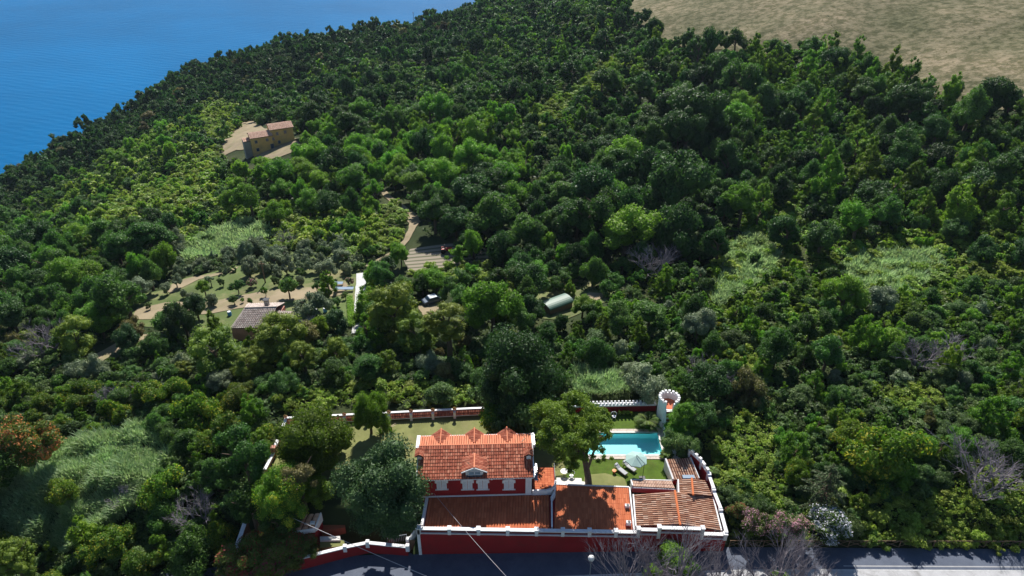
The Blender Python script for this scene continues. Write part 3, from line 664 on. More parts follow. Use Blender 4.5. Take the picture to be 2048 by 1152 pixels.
d = MB(); d.wall((-10.55, 54.2), (-10.4, 58.5), .2, 1.15, .3); d.build('side_parapet', 'white', wing)
d = MB(); d.box(-9.0, -5.4, 54.05, 54.35, .5, .6); d.build('skylight', 'blueglass', wing)
for x, y, h in ((13.7, 54.5, .75), (13.95, 57.2, .55)):
    u_ = tag(empty('air_conditioner', (x, y, .5)), 'white air conditioning box on a red stand at the front corner of the orange roof' if h > .6 else 'small white air conditioning box halfway along the white roof edge', 'air conditioner')
    MB().box(x - .35, x + .3, y - .15, y + .15, .42, .42 + h * .5).build('stand', 'red', u_)
    bevel(MB().box(x - .3, x + .25, y - .2, y + .2, .42 + h * .5, .42 + h * 1.2).build('case', 'white', u_)); MB().lathe((x + .02, y, .42 + h * 1.2), [(.17, .0), (.17, .02), (.02, .025)], 12).build('fan_grille', 'dark', u_)

# boundary wall along the road
bw = tag(empty('boundary_wall', (6, 53.3, -2.6)), 'tall dark red wall with white capped panels standing along the shaded road', 'wall')
def wy(x): return float(np.interp(x, [-10.85, 11.47, 24.7], [53.76, 53.34, 52.9]))
segs = [(-10.85, 14.55, 1.1), (14.55, 16.95, 1.55), (16.95, 21.9, 1.95), (21.9, 24.7, 1.1)]
rw = MB(); cp = MB(); bd = MB(); pn = MB()
def segw(mb, xa, xb, z0, z1, th, off=0): mb.wall((xa, wy(xa)), (xb, wy(xb)), z0, z1, th, off)
for k, (xa, xb, zt2) in enumerate(segs):
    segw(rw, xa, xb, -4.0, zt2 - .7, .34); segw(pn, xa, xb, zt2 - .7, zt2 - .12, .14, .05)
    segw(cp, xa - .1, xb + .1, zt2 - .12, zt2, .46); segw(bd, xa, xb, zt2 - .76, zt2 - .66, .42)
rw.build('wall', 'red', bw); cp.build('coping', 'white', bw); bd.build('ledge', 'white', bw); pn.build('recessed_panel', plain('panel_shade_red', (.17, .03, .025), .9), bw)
postx = [-10.85, -7.3, -3.9, -.5, 2.85, 5.9, 9.0, 12.05, 14.6, 16.95, 21.9, 24.6]
for x in postx:
    z = 1.2
    if 14.3 < x < 14.9: z = 1.68
    if 16.5 < x < 17.5: z = 2.08
    if 21 < x < 22.5: z = 2.08
    b = MB(); y = wy(x); b.box(x - .2, x + .2, y - .26, y + .26, .28, z); b.box(x - .25, x + .25, y - .3, y + .3, z, z + .09); bevel(b.build('post', 'white', bw), .015)
MB().box(-11.1, -10.75, 53.5, 54.3, -3.9, 1.05).build('end_pillar', 'white', bw)

# annex with old two-sided tiled roof
an = tag(empty('annex', (19, 57, -2)), 'low annex with faded brown ridged tiles in the right corner of the villa walls', 'building')
aLB, aLF, aRB, aRF, aB, aF = P(1265,990,1.05), P(1270,1053,.95), P(1424,995,1.05), P(1441,1062,.95), P(1350,983,1.95), P(1360,1049,1.75)
MB().prism([aLB[:2], aLF[:2], (23.9, 53.6), aRB[:2]], -3.2, .85).build('wall', 'red', an)
tiles('main_roof', aLB, aLF, aF, aB, .30, .6, M['tile_old'], an, rad=.33)
tiles('main_roof', aRF, aRB, aB, aF, .30, .6, M['tile_old'], an, rad=.33)
MB().tube([Vector(aB) + Vector((0, .1, .06)), Vector(aF) + Vector((0, -.1, .06))], .14, 8).build('ridge', 'ridge', an)
b_ = [P(1356,960,1.45), P(1357,986,1.35), P(1386,989,2.0), P(1384,958,2.05), P(1409,961,1.45), P(1424,993,1.3)]
MB().prism([b_[0][:2], b_[1][:2], b_[5][:2], b_[4][:2]], -1, 1.2).build('rear_wall', 'red', an)
tiles('rear_roof', b_[0], b_[1], b_[2], b_[3], .30, .6, M['tile_old'], an, rad=.33); tiles('rear_roof', b_[5], b_[4], b_[3], b_[2], .30, .6, M['tile_old'], an, rad=.33)
MB().tube([Vector(b_[3]) + Vector((0, .1, .05)), Vector(b_[2]) + Vector((0, -.1, .05))], .13, 8).build('ridge', 'ridge', an)
c_ = [P(1346,960,1.0), P(1398,958,1.0), P(1381,916,1.75), P(1331,919,1.75)]
MB().prism([p[:2] for p in c_], -1, [.85, .85, 1.6, 1.6]).build('lean_to_wall', 'red', an)
tiles('lean_to_roof', *c_, .30, .6, M['tile_old'], an, rad=.33)
for w_a in ((c_[3][:2], c_[0][:2], 0, (1.95, 1.2), .2, 0), (b_[0][:2], b_[1][:2], .5, (1.62, 1.5), .16, 0), (c_[2][:2], c_[1][:2], .6, (1.95, 1.2), .12, 0), (aLB[:2], aLF[:2], .2, (1.22, 1.1), .16, .08), (aRB[:2], aRF[:2], .2, (1.22, 1.1), .16, .1)):
    MB().wall(*w_a).build('parapet', 'white', an)
s_ = MB(); sx, sy, _ = P(1377, 955, 1.25); s_.box(sx - .75, sx + .75, sy - .25, sy + .3, .9, 1.4); s_.build('skylight', 'blueglass', an)
e_ = [P(1265,973,1.0), P(1350,977,1.0), P(1343,962,1.15), P(1262,960,1.15)]
tiles('strip_roof', *e_, .2, .45, M['tile_pale'], an)
MB().prism([p[:2] for p in e_], -2.5, [.85, .85, 1.0, 1.0]).build('strip_wall', 'pink', an)
d = MB(); d.wall(e_[3][:2], e_[0][:2], .2, 1.25, .14); d.wall(e_[0][:2], e_[1][:2], .8, .98, .12, -.1); d.wall(e_[3][:2], e_[2][:2], .9, 1.24, .1, .06); d.build('strip_coping', 'white', an)

# stepped wall on the right flank
fw = tag(empty('flank_wall', (24, 58, -1)), 'red garden wall climbing in white capped steps beside the annex roof', 'wall')
fl = [(24.7, 52.9, 1.1), P(1441,1020,1.4), P(1427,980,1.7), P(1418,949,2.0), P(1404,926,2.2), P(1381,902,2.4)]
r_ = MB(); c_ = MB()
for i in range(5):
    a, b = fl[i], fl[i + 1]; z = b[2]
    r_.wall(a[:2], b[:2], -2.5, z - .13, .26); c_.wall(a[:2], b[:2], z - .13, z, .4)
r_.build('wall', 'red', fw); c_.build('coping', 'white', fw)
for i in range(1, 6):
    p = fl[i]; bevel(MB().box(p[0] - .24, p[0] + .24, p[1] - .24, p[1] + .24, p[2] - .9, p[2] + .22).build('post', 'white', fw), .02)
m_ = MB()
for i in (3, 4):
    a, b = fl[i], fl[i + 1]; L = math.hypot(b[0] - a[0], b[1] - a[1]); n = int(L / .62)
    for k in range(n):
        p = lerp(a[:2], b[:2], (k + .3) / n); q_ = lerp(a[:2], b[:2], (k + .8) / n); MB().wall(p, q_, b[2], b[2] + .38, .34).build('merlon', 'white', fw)

# garden walls behind
gw = tag(empty('garden_wall', (-15, 74, 0)), 'low garden wall with red tiled skirt and white capping behind the pale lawn', 'wall')
g0, g1 = P2(572,838,.95), P2(945,819,.95); g2 = (7.5, 75.3)
def gy(x): return float(np.interp(x, [g0[0], g1[0], g2[0]], [g0[1], g1[1], g2[1]]))
a_, b_ = (g0[0], gy(g0[0])), (g2[0], gy(g2[0]))
MB().wall(g0, g1, -.4, 1.0, .22).wall(g1, g2, -.4, 1.0, .22).build('wall', 'red', gw)
c = MB(); c.wall(g0, g1, 1.0, 1.14, .34, .1); c.wall(g1, g2, 1.0, 1.14, .34, .1); c.wall(g0, g1, .42, .52, .12, -.62); c.wall(g1, g2, .42, .52, .12, -.62); c.build('coping', 'white', gw)
for p, q_ in ((g0, g1), (g1, g2)):
    tiles('tile_skirt', (p[0], p[1] - .62, .55), (q_[0], q_[1] - .62, .55), (q_[0], q_[1] - .08, 1.0), (p[0], p[1] - .08, 1.0), .25, .4, M['tile_red'], gw, th=.05)
px0 = [650, 693, 736, 780, 823.5, 866.5, 909.5]
for i, px in enumerate(px0):
    x = P2(px, 822, 1)[0]; y = gy(x)
    bevel(MB().box(x - .17, x + .17, y - .75, y + .2, -.2, 1.2).build('post', 'white', gw), .015)
pot0 = None
def flower_pot(x, y, z, lab, grp='flower pots on the garden wall posts'):
    global pot0
    if pot0 is None:
        t = empty('flower_pot', (0, 0, 0)); MB().lathe((0, 0, 0), [(.12, 0), (.2, .1), (.26, .26), (.3, .3), (.27, .31), (.02, .27)], 12).build('pot', 'pink', t)
        rg = np.random.default_rng(3); d_ = rdir(rg, 90); d_[:, 2] = abs(d_[:, 2]); V, Fq = cards(d_ * .26 + [0, 0, .32], d_, np.full(90, .14), rg)
        o = link(bpy.data.objects.new('flowers', npmesh('flowers', V, Fq, FOL['redleaf'])), t); pot0 = t; t_ = t
    else:
        t_ = pot0.copy(); link(t_)
        for ch in list(pot0.children): c2 = ch.copy(); link(c2); c2.parent = t_
    t_.location = (x, y, z); tag(t_, lab, 'flower pot', grp)
names = ['first', 'second', 'third', 'fourth', 'fifth', 'sixth', 'seventh']
for i, px in enumerate(px0):
    x = P2(px, 822, 1)[0]; flower_pot(x, gy(x) - .25, 1.2, f'pinkish planted pot on the {names[i]} wall post from the left behind the pale lawn')
gl = tag(empty('side_wall', (-31.7, 69, 0)), 'weathered white capped wall along the left edge of the garden', 'wall')
s0, s1, s2 = P2(572,838,.95), P2(548,900,.9), P2(530,940,.6)
MB().wall(s0, s1, -1.5, .9, .24).wall(s1, s2, -1.5, .6, .24).build('wall', 'pink', gl)
c = MB(); c.wall(s0, s1, .9, 1.04, .4); c.wall(s1, s2, .6, .74, .4); c.build('coping', 'white', gl)
bevel(MB().box(s1[0] - .35, s1[0] + .3, s1[1] - .3, s1[1] + .3, -.5, 1.5).build('post', 'pink', gl), .02)
flower_pot(s0[0], s0[1], 1.14, 'planted pot on the far left corner of the garden wall')

# crenellated wall and turret
cw = tag(empty('crenellated_wall', (13, 75.5, 0)), 'crenellated white topped red wall behind the pool lawn', 'wall')
k0, k1 = P2(1196,812,1.2), P2(1312,808,1.2); k0 = (7.6, k0[1])
MB().wall(k0, k1, -.3, 1.15, .3).build('wall', 'red', cw); c = MB(); c.wall(k0, k1, 1.15, 1.4, .62)
n = int(math.hypot(k1[0] - k0[0], k1[1] - k0[1]) / .52)
for i in range(n):
    for off in (-.26, .24):
        a = lerp(k0, k1, (i + (.0 if off < 0 else .5)) / n); b = lerp(k0, k1, (i + (.5 if off < 0 else 1.0)) / n); c.wall(a, b, 1.4, 1.75, .13, off)
c.build('merlons', 'white', cw)
tx, ty, _ = P(1331.5, 843, 0)
tw = tag(empty('turret', (tx, ty, 0)), 'round white crenellated turret with an outside stair beside the pool', 'tower')
RO, RI, TH = 1.42, 1.16, 3.3
t = MB(); K = 40; gap = lambda a: -PI / 2 - .42 < a < -PI / 2 + .32
ring = []
for i in range(K):
    a0, a1 = -PI + 2 * PI * i / K, -PI + 2 * PI * (i + 1) / K; am = (a0 + a1) / 2; top = TH if gap(am) else TH + .95
    q4 = lambda r, a: (tx + r * math.cos(a), ty + r * math.sin(a))
    t.prism([q4(RI, a0), q4(RO, a0), q4(RO, a1), q4(RI, a1)], -.3, top if not gap(am) else TH - .05)
t.build('wall', 'white', tw)
t = MB()
for i in range(16):
    a = -PI + 2 * PI * (i + .5) / 16
    if gap(a): continue
    a0, a1 = a - .11, a + .11; t.prism([q4(RI - .02, a0), q4(RO + .05, a0), q4(RO + .05, a1), q4(RI - .02, a1)], TH + .95, TH + 1.32)
t.build('merlons', 'white', tw)
MB().lathe((tx, ty, TH - .12), [(RI - .01, 0), (RI - .01, .1), (.01, .1)], 32).build('floor', 'terracotta', tw)
rs = MB(); td = MB(); n = 8
for i in range(n):
    y1 = ty - RO + .15 - i * .27; z = TH - .1 - i * (TH / n); x0 = tx - .5 - i * .018 - .1; x1 = x0 + .85
    rs.box(x0, x1, y1 - .27, y1, -.2, z - .06); td.box(x0, x1, y1 - .30, y1 - .0, z - .06, z)
rs.build('riser', 'red', tw); td.build('stair', 'white', tw)
sw = MB()
for s in (0, 1):
    xa = tx - .6 - .06 + s * .95; sw.wall((xa, ty - RO + .2), (xa - .15, ty - RO - 2.05), -.2, (TH + .75, .9 if s == 0 else .2), .1)
sw.build('stair_wall', 'white', tw)

# pool
pool = tag(empty('swimming_pool', (15, 68.5, 0)), 'turquoise swimming pool with one rounded end and pale stone edging', 'pool')
X0, X1, Y0, Y1 = 10.3, 20.15, 66.5, 70.75
cx, ry = X0, (Y1 - Y0) / 2; ym = (Y0 + Y1) / 2
def pool_out(g, m=10, k=1):
    pts = [(X1 + g, Y0 - g), (X1 + g, Y1 + g)]
    for i in range(m + 1):
        a = PI / 2 + PI * i / m; pts.append((X0 + (1.55 + g) * math.cos(a), ym + (ry + g) * math.sin(a)))
    return pts
def ringm(mb, o, i, z0, z1):
    n = len(o)
    for a in range(n):
        b = (a + 1) % n; mb.prism([o[a], o[b], i[b], i[a]], z0, z1)
    return mb
inn, out = pool_out(0), pool_out(.75)
def poolmat():
    m, n, b = _mat('pool_liner'); c = ramp(n, noise(n, 3, 3), [(.3, (.45, .93, .98)), (.7, (.5, .95, .99))]); n.links.new(c, b.inputs['Base Color']); b.inputs['Roughness'].default_value = .5; return m
PLM = poolmat()
DEEP = .95
bs = MB(); n = len(inn); bs.add([(*p, -DEEP) for p in inn] + [(*p, .08) for p in inn], [tuple(range(n))] + [(i, n + i, n + (i + 1) % n, (i + 1) % n) for i in range(n)]); bs.build('basin', PLM, pool)
wm, nn, wb = _mat('pool_water'); g = nn.nodes.new('ShaderNodeBsdfGlossy'); g.inputs['Roughness'].default_value = .02; trn = nn.nodes.new('ShaderNodeBsdfTransparent'); trn.inputs[0].default_value = (.74, 1, 1, 1)
fr = nn.nodes.new('ShaderNodeFresnel'); fr.inputs[0].default_value = 1.33; mx = nn.nodes.new('ShaderNodeMixShader'); nn.links.new(fr.outputs[0], mx.inputs[0]); nn.links.new(trn.outputs[0], mx.inputs[1]); nn.links.new(g.outputs[0], mx.inputs[2]); nn.links.new(mx.outputs[0], nn.nodes['Material Output'].inputs[0])
bp = nn.nodes.new('ShaderNodeBump'); bp.inputs['Strength'].default_value = .15; nn.links.new(noise(nn, 3, 2), bp.inputs['Height']); nn.links.new(bp.outputs[0], g.inputs['Normal'])
w = MB().add([(*p, -.02) for p in inn], [tuple(range(len(inn)))]).build('water', wm, pool)
e = ringm(MB(), out, pool_out(.002), -.2, .13).build('edging', 'stone', pool); 
e = ringm(MB(), pool_out(.2), pool_out(-.05), .13, .17).build('coping', 'paving_white', pool)
# the terrain is opened under the pool by lowering the lawn: cut the hole in the terrain and lawn sheets
for nm in ('hillside', 'pool_lawn'):
    o = bpy.data.objects[nm]; me = o.data; import bmesh
    bm = bmesh.new(); bm.from_mesh(me); big = pool_out(.35)
    kill = []
    for f in bm.faces:
        c = f.calc_center_median()
        if 7 < c.x < 22 and 65 < c.y < 72.5 and bool(inpoly(np.array([c.x]), np.array([c.y]), big)[0]): kill.append(f)
    bmesh.ops.delete(bm, geom=kill, context='FACES'); bm.to_mesh(me); bm.free()
pv = MB()
for (a, b, c, d) in ((21.0, 24, 65.8, 66.4), (20.9, 22.4, 66.4, 72.0), (19.4, 22.4, 72.0, 72.9)):
    pass
patch('pool_terrace', [(20.9, 62.0), (22.6, 62.0), (22.9, 72.6), (20.3, 74.2), (19.3, 74.2), (19.3, 71.5), (20.9, 71.5)], 'paving_white', .09, px=False, cell=1)
patch('garden_paving', [(5.6, 60.75), (9.9, 60.75), (9.9, 61.6), (8.9, 61.9), (8.9, 62.4), (5.7, 62.5)], 'paving_white', .12, px=False, cell=1)

# parasol, loungers, side table, chair
ux, uy, _ = P(1272.5, 917, 2.5)
um = tag(empty('parasol', (ux, uy, 0)), 'pale teal octagonal parasol on the lawn between the pool and the annex', 'parasol')
mb = MB(); K = 8; R_ = 1.45; ap = (ux, uy, 2.95)
for i in range(K):
    a0, a1 = 2 * PI * i / K + .2, 2 * PI * (i + 1) / K + .2
    p0 = (ux + R_ * math.cos(a0), uy + R_ * math.sin(a0), 2.4); p1 = (ux + R_ * math.cos(a1), uy + R_ * math.sin(a1), 2.4); pm = ((p0[0] + p1[0]) / 2 * .97 + ux * .03, (p0[1] + p1[1]) / 2 * .97 + uy * .03, 2.42)
    mb.add([ap, p0, pm, p1], [(0, 1, 2), (0, 2, 3)]); mb.add([p0, pm, p1, (p1[0], p1[1], 2.26), (pm[0], pm[1], 2.29), (p0[0], p0[1], 2.26)], [(0, 5, 4, 1), (1, 4, 3, 2)])
cn = mb.build('canopy', 'umbrella', um); cn.modifiers.new('s', 'SOLIDIFY').thickness = .012
for i in range(K):
    a0 = 2 * PI * i / K + .2; MB().tube([(ux, uy, 2.88), (ux + R_ * .98 * math.cos(a0), uy + R_ * .98 * math.sin(a0), 2.37)], .018, 4).build('rib', 'metal', um)
fx, fy, _ = P(1284.5, 958, 0)
MB().tube([(fx, fy, 0), (fx, fy, 2.75), (ux, uy, 3.1), (ux, uy, 2.9)], .035, 6).build('pole', 'dark', um); bevel(MB().box(fx - .4, fx + .4, fy - .4, fy + .4, .05, .14).build('base', 'dark', um))
def lounger(px0, py0, px1, py1, lab, src=[None]):
    a, b = P(px0, py0, .35), P(px1, py1, .35); ang = math.atan2(b[1] - a[1], b[0] - a[0]); c = ((a[0] + b[0]) / 2, (a[1] + b[1]) / 2, .06)
    if src[0] is None:
        t = empty('sun_lounger'); m = MB().box(-1, 1, -.33, -.28, .28, .34).box(-1, 1, .28, .33, .28, .34).box(.95, 1, -.28, .28, .28, .34).box(-1, -.95, -.28, .28, .28, .34); m.build('frame', 'frame', t)
        for x in (-.75, .8):
            for y in (-.3, .3): MB().tube([(x, y, 0), (x, y, .29)], .025, 6).build('leg', 'frame', t)
        MB().box(-.35, .94, -.27, .27, .34, .38).build('seat', 'cushion', t); MB().slab([(-.36, -.27, .4), (-.36, .27, .4), (-.98, .27, .72), (-.98, -.27, .72)], .05).build('backrest', 'cushion', t)
        bevel(MB().slab([(-.75, -.2, .66), (-.75, .2, .66), (-.95, .2, .77), (-.95, -.2, .77)], .06).build('pillow', 'white', t)); src[0] = t; o = t
    else:
        o = src[0].copy(); link(o)
        for ch in src[0].children: c2 = ch.copy(); link(c2); c2.parent = o
    o.location = c; o.rotation_euler.z = ang; tag(o, lab, 'sun lounger', 'sun loungers by the pool')
lounger(1232, 932, 1252, 948, 'grey sun lounger farther from the parasol, beside the orange side table')
lounger(1248, 926, 1270, 941, 'grey sun lounger half under the teal parasol')
ox, oy, _ = P(1228, 946, 0); ob = tag(empty('side_table', (ox, oy, .06)), 'small round orange stool standing beside the sun lounger', 'stool')
MB().lathe((ox, oy, .06), [(.16, 0), (.2, .15), (.15, .3), (.12, .36)], 14).build('base', 'orangepot', ob); MB().lathe((ox, oy, .42), [(.2, 0), (.27, .02), (.27, .06), (.01, .07)], 16).build('top', 'orangepot', ob)
for k, (px, py, lab) in enumerate([(1228, 833, 'white wire garden chair at the left end of the small hedge'), (1143, 952, 'white chair in the shade under the umbrella pine'), (1128, 946, 'white garden table in the shade beside the balcony railing')]):
    x, y, _ = P(px, py, .4); t = tag(empty('garden_chair' if k < 2 else 'garden_table', (x, y, .06)), lab, 'chair' if k < 2 else 'table')
    if k < 2:
        MB().lathe((x, y, .42), [(.26, 0), (.3, .03), (.02, .05)], 14).build('seat', 'white', t)
        b = MB(); b.tube([(x + .42 * math.cos(a), y + .3 + .1 * math.sin(a), .45 + .55 * math.sin(a)) for a in np.linspace(0, PI, 9)], .05, 6); b.tube([(x, y + .38, .45), (x, y + .38, .98)], .03, 5); b.build('backrest', 'white', t)
        for s in ((-.2, -.2), (.2, -.2), (-.2, .2), (.2, .2)): MB().tube([(x + s[0], y + s[1], .06), (x + s[0] * .8, y + s[1] * .8, .43)], .025, 5).build('leg', 'white', t)
    else:
        MB().lathe((x, y, .72), [(.45, 0), (.48, .03), (.02, .04)], 18).build('tabletop', 'white', t); MB().tube([(x, y, .06), (x, y, .73)], .05, 6).build('pedestal', 'white', t)

# left yard
MB_ = MB
ly = tag(empty('yard_wall', (-22, 52, -3)), 'low red wall with white capping along the road below the dark round tree', 'wall')
yw = [(-11.1, 54.1), P2(815,1093,-1.9), P2(735,1085,-1.9), P2(690,1095,-2.0), P2(600,1118,-2.1), (-30.5, 51.8)]
r_ = MB(); c = MB()
for i in range(1, 5):
    r_.wall(yw[i], yw[i + 1], -4.6, -2.0, .3); c.wall(yw[i], yw[i + 1], -2.0, -1.87, .42)
r_.build('wall', 'red', ly); c.build('coping', 'white', ly)
for i in (1, 2, 3): p = yw[i]; bevel(MB().box(p[0] - .22, p[0] + .22, p[1] - .22, p[1] + .22, -2.6, -1.6).build('post', 'white', ly), .02)
gt = tag(empty('entrance_gate', (-11.9, 53.6, -3.3)), 'small dark gate between white posts at the left end of the tall red wall', 'gate')
ga, gb = P(816, 1083, -2), P(834, 1081, -2); 
MB().box(ga[0] - .2, ga[0] + .15, ga[1] - .2, ga[1] + .2, -4, -1.4).build('post', 'white', gt)
b = MB(); b.box(ga[0] + .15, gb[0] + .4, ga[1] - .03, ga[1] + .03, -3.6, -1.75); b.build('door', 'wood', gt)
st = MB()
for i, (x, z) in enumerate(zip(np.linspace(ga[0] + .2, -10.9, 6), (-1.45, -1.3, -1.05, -.75, -.4, 0))): pass
arc = [(ga[0] + .1, ga[1] + .3, -1.5), (-12.1, 54.4, -1.2), (-11.6, 54.9, -.7), (-11.2, 55.2, .2)]
for p, q_ in zip(arc[:-1], arc[1:]): st.wall(p[:2], q_[:2], -4, (p[2], q_[2]), .2)
st.build('curved_wall', 'white', gt)
rl = MB(); ra, rb = P(775, 1078, -1.2), P(813, 1071, -1.2)
for t_ in np.linspace(0, 1, 12): p = lerp(ra, rb, t_); rl.tube([(p[0], p[1], -2.0), (p[0], p[1], -1.0)], .025, 4)
rl.tube([(ra[0], ra[1], -1.0), (rb[0], rb[1], -1.0)], .035, 5); rl.build('railing', 'metal', gt)
ou = tag(empty('outbuilding', (-26, 54.5, -2.5)), 'small outbuilding with a dull brown tiled roof left of the dark round tree', 'building')
o4 = [P(575,1064,-.45), P(630,1056,-.45), P(641,1027,.2), P(592,1032,.2)]
MB().prism([p[:2] for p in o4], -4, [-.6, -.6, .05, .05]).build('wall', 'red', ou); tiles('roof', o4[0], o4[1], o4[2], o4[3], .8, .28, M['tile_old'], ou)
d = MB(); d.wall(o4[1][:2], o4[2][:2], -1, (-.25, .4), .16, -.08); d.wall(o4[0][:2], o4[1][:2], -1, -.36, .12, -.12); d.build('roof_edge', 'white', ou)
bevel(MB().box(o4[1][0] - .6, o4[1][0] - .05, o4[1][1] + .2, o4[1][1] + .6, -.3, .1).build('vent_box', 'white', ou))
for i, (pp, mt, z) in enumerate([([(642, 1063), (690, 1055), (690, 1000), (650, 1005), (641, 1027)], 'terracotta', -2.3), ([(640, 1081), (681, 1080), (680, 1072), (640, 1073)], 'paving_white', -2.15), ([(640, 1096), (690, 1092), (688, 1080), (640, 1081)], 'drylawn', -2.4)]):
    tag(MB().prism([P2(*p, z) for p in pp], -4.5, z).build(['yard_terrace', 'yard_step', 'yard_grass'][i], mt), kind='structure')
lw2 = tag(empty('corner_wall', (-31, 52.5, -2)), 'pinkish wall with a pale cap at the far left corner of the property', 'wall')
q0, q1 = P2(466,1112,-.8), P2(492,1038,-.3)
MB().wall(q0, q1, -5, (-1.0, -.45), .3).build('wall', 'pink', lw2); MB().wall(q0, q1, (-1.0, -.45), (-.86, -.31), .5).build('coping', 'white', lw2)
cx_, cy_, _ = P(497, 1078, -1.6); sh = tag(empty('garden_oven', (cx_, cy_, -2.6)), 'small pink masonry barbecue with a tan top by the far left corner wall', 'barbecue')
MB().box(cx_ - .7, cx_ + .7, cy_ - .5, cy_ + .6, -3.6, -1.6).build('body', 'pink', sh); MB().box(cx_ - .8, cx_ + .1, cy_ - .1, cy_ + .7, -1.6, -1.45).build('top', 'tan', sh); MB().box(cx_ - .4, cx_ + .4, cy_ - .53, cy_ - .4, -3, -2).build('opening', 'dark', sh)
sx, sy, _ = P(518, 1085, -2); tag(MB().box(sx - 1.2, sx + 1.0, sy - .9, sy + .8, -4, -2.3).build('yard_slab', 'paving_white'), kind='structure')

# street lamp
lx, ly_, _ = P(1182.5, 1117.5, 1.6)
sl = tag(empty('street_lamp', (lx, ly_, float(zt(lx, ly_)))), 'white globe street lamp on a thin grey pole in front of the shaded road', 'street lamp')
MB().tube([(lx, ly_, -4.5), (lx, ly_, 1.3)], [.06, .045], 8).build('pole', 'metal', sl); 
MB().lathe((lx, ly_, 1.28), [(.05, 0), (.13, .03), (.1, .1)], 12).build('collar', 'metal', sl)
prof = [(.36 * math.sin(PI * i / 10), .36 - .36 * math.cos(PI * i / 10)) for i in range(1, 10)]
MB().lathe((lx, ly_, 1.33), prof, 18).build('globe', 'lampglobe', sl, smooth=True)
# timber fence by the road
fe = tag(empty('timber_fence', (40, 53.4, -1.2)), 'weathered timber fence with crossed braces along the road right of the red wall', 'fence')
fy_ = lambda x: 53.35 + (x - 25) * -.002; ra = MB(); xs = np.arange(25.6, 76, 2.0)
for i, x in enumerate(xs):
    z = float(zroad(x)); MB().tube([(x, fy_(x), z - .4), (x, fy_(x), z + 1.15)], .055, 5).build('post', 'wood', fe)
    if i < len(xs) - 1:
        x2 = xs[i + 1]; z2 = float(zroad(x2)); rr = MB(); rr.tube([(x, fy_(x), z + 1.1), (x2, fy_(x2), z2 + 1.1)], .045, 5); rr.build('rail', 'wood', fe)
        br = MB(); br.tube([(x, fy_(x) - .06, z + 1.0), (x2, fy_(x2) - .06, z2 + .1)], .035, 4); br.tube([(x, fy_(x) + .06, z + .1), (x2, fy_(x2) + .06, z2 + 1.0)], .035, 4); br.build('brace', 'wood', fe)
def cable(name, a, b, sag, lab, r=.022):
    pts = [(a[0] + (b[0] - a[0]) * t, a[1] + (b[1] - a[1]) * t, a[2] + (b[2] - a[2]) * t - sag * 4 * t * (1 - t)) for t in np.linspace(0, 1, 20)]
    return tag(MB().tube(pts, r, 5).build(name, 'cable'), lab, 'cable')
cable('overhead_cable', h3(xfac(868, 987, -.1)[0], -.1, xfac(868, 987, -.1)[1]), P(1030, 1172, 1.0), .25, 'thin overhead cable running from the villa front down across the road')
cable('overhead_cable', P(535, 1013, 2.0), P(900, 1172, .8), .2, 'twisted overhead cable crossing above the dull brown outbuilding roof', .03)

# ================================================================== VEGETATION
# shared meshes: kind -> lod -> variants; unit crowns (radius 1, centre 1 above the foot)
CARD = {}
def unit_crown(shape, lod, seed, up=1.0, squash=1.0):
    nl, n, size = {'hero': (52, 18000, .043), 'near': (30, 5200, .07), 'mid': (22, 2200, .1), 'far': (14, 760, .165), 'rest': (10, 260, .27)}[lod]
    if shape == 'open': V, Fq = crown_geo(seed, int(nl * 1.3), int(n * .8), size, 'umbrella', core=lod in ('rest', 'far'))
    elif shape == 'cone': V, Fq = crown_geo(seed, int(nl * 1.6), n, size * .9, 'cone')
    elif shape == 'clumpy': V, Fq = crown_geo(seed, int(nl * 1.8), n, size * .8, 'clumpy')
    else: V, Fq = crown_geo(seed, nl, n, size, 'round')
    V = V / np.array([np.percentile(np.hypot(V[:, 0], V[:, 1]), 96)] * 2 + [np.percentile(abs(V[:, 2]), 96)])
    V = V * [1, 1, squash * (.86 if shape == 'round' else 1)]; V[:, 2] += squash * (.86 if shape == 'round' else .95)
    return V, Fq
KINDS = {   # material, shape, height/radius squash, name, category, noun for labels
 'oak': ('oak', 'round', .95, 'evergreen_oak', 'tree', 'evergreen oak'),
 'oak2': ('oak2', 'round', .9, 'oak_tree', 'tree', 'oak tree'),
 'bright': ('bright', 'round', 1.0, 'broadleaf_tree', 'tree', 'bright tree'),
 'lush': ('lush', 'cone', 1.2, 'laurel_tree', 'tree', 'upright tree'),
 'olive': ('olive', 'round', .85, 'olive_tree', 'tree', 'silvery olive tree'),
 'pine': ('pine', 'clumpy', 1.0, 'pine_tree', 'tree', 'pine tree'),
 'shrub': ('shrub', 'round', .8, 'wild_shrub', 'shrub', 'wild shrub'),
 'yellowish': ('yellowish', 'round', .9, 'wattle_tree', 'tree', 'yellow-tinged tree'),
 'brown': ('brownf', 'round', .9, 'withered_tree', 'tree', 'browning tree')}
_geo = {}; _mesh = {}
def geo(kind, lod, v):
    k = (kind, lod, v)
    if k not in _geo: _geo[k] = unit_crown(KINDS[kind][1], lod, 100 + v * 17 + sum(map(ord, kind)) , squash=KINDS[kind][2])
    return _geo[k]
def crown_mesh(kind, lod, v):
    k = (kind, lod, v)
    if k not in _mesh: V, Fq = geo(kind, lod, v); _mesh[k] = npmesh('crown', V, Fq, FOL[KINDS[kind][0]])
    return _mesh[k]
_trunk = {}
def trunk_mesh(v):
    if v not in _trunk: _trunk[v] = trunk_mb(1.0, .07, random.Random(v), .5, 5).mesh('trunk', M['bark'])
    return _trunk[v]

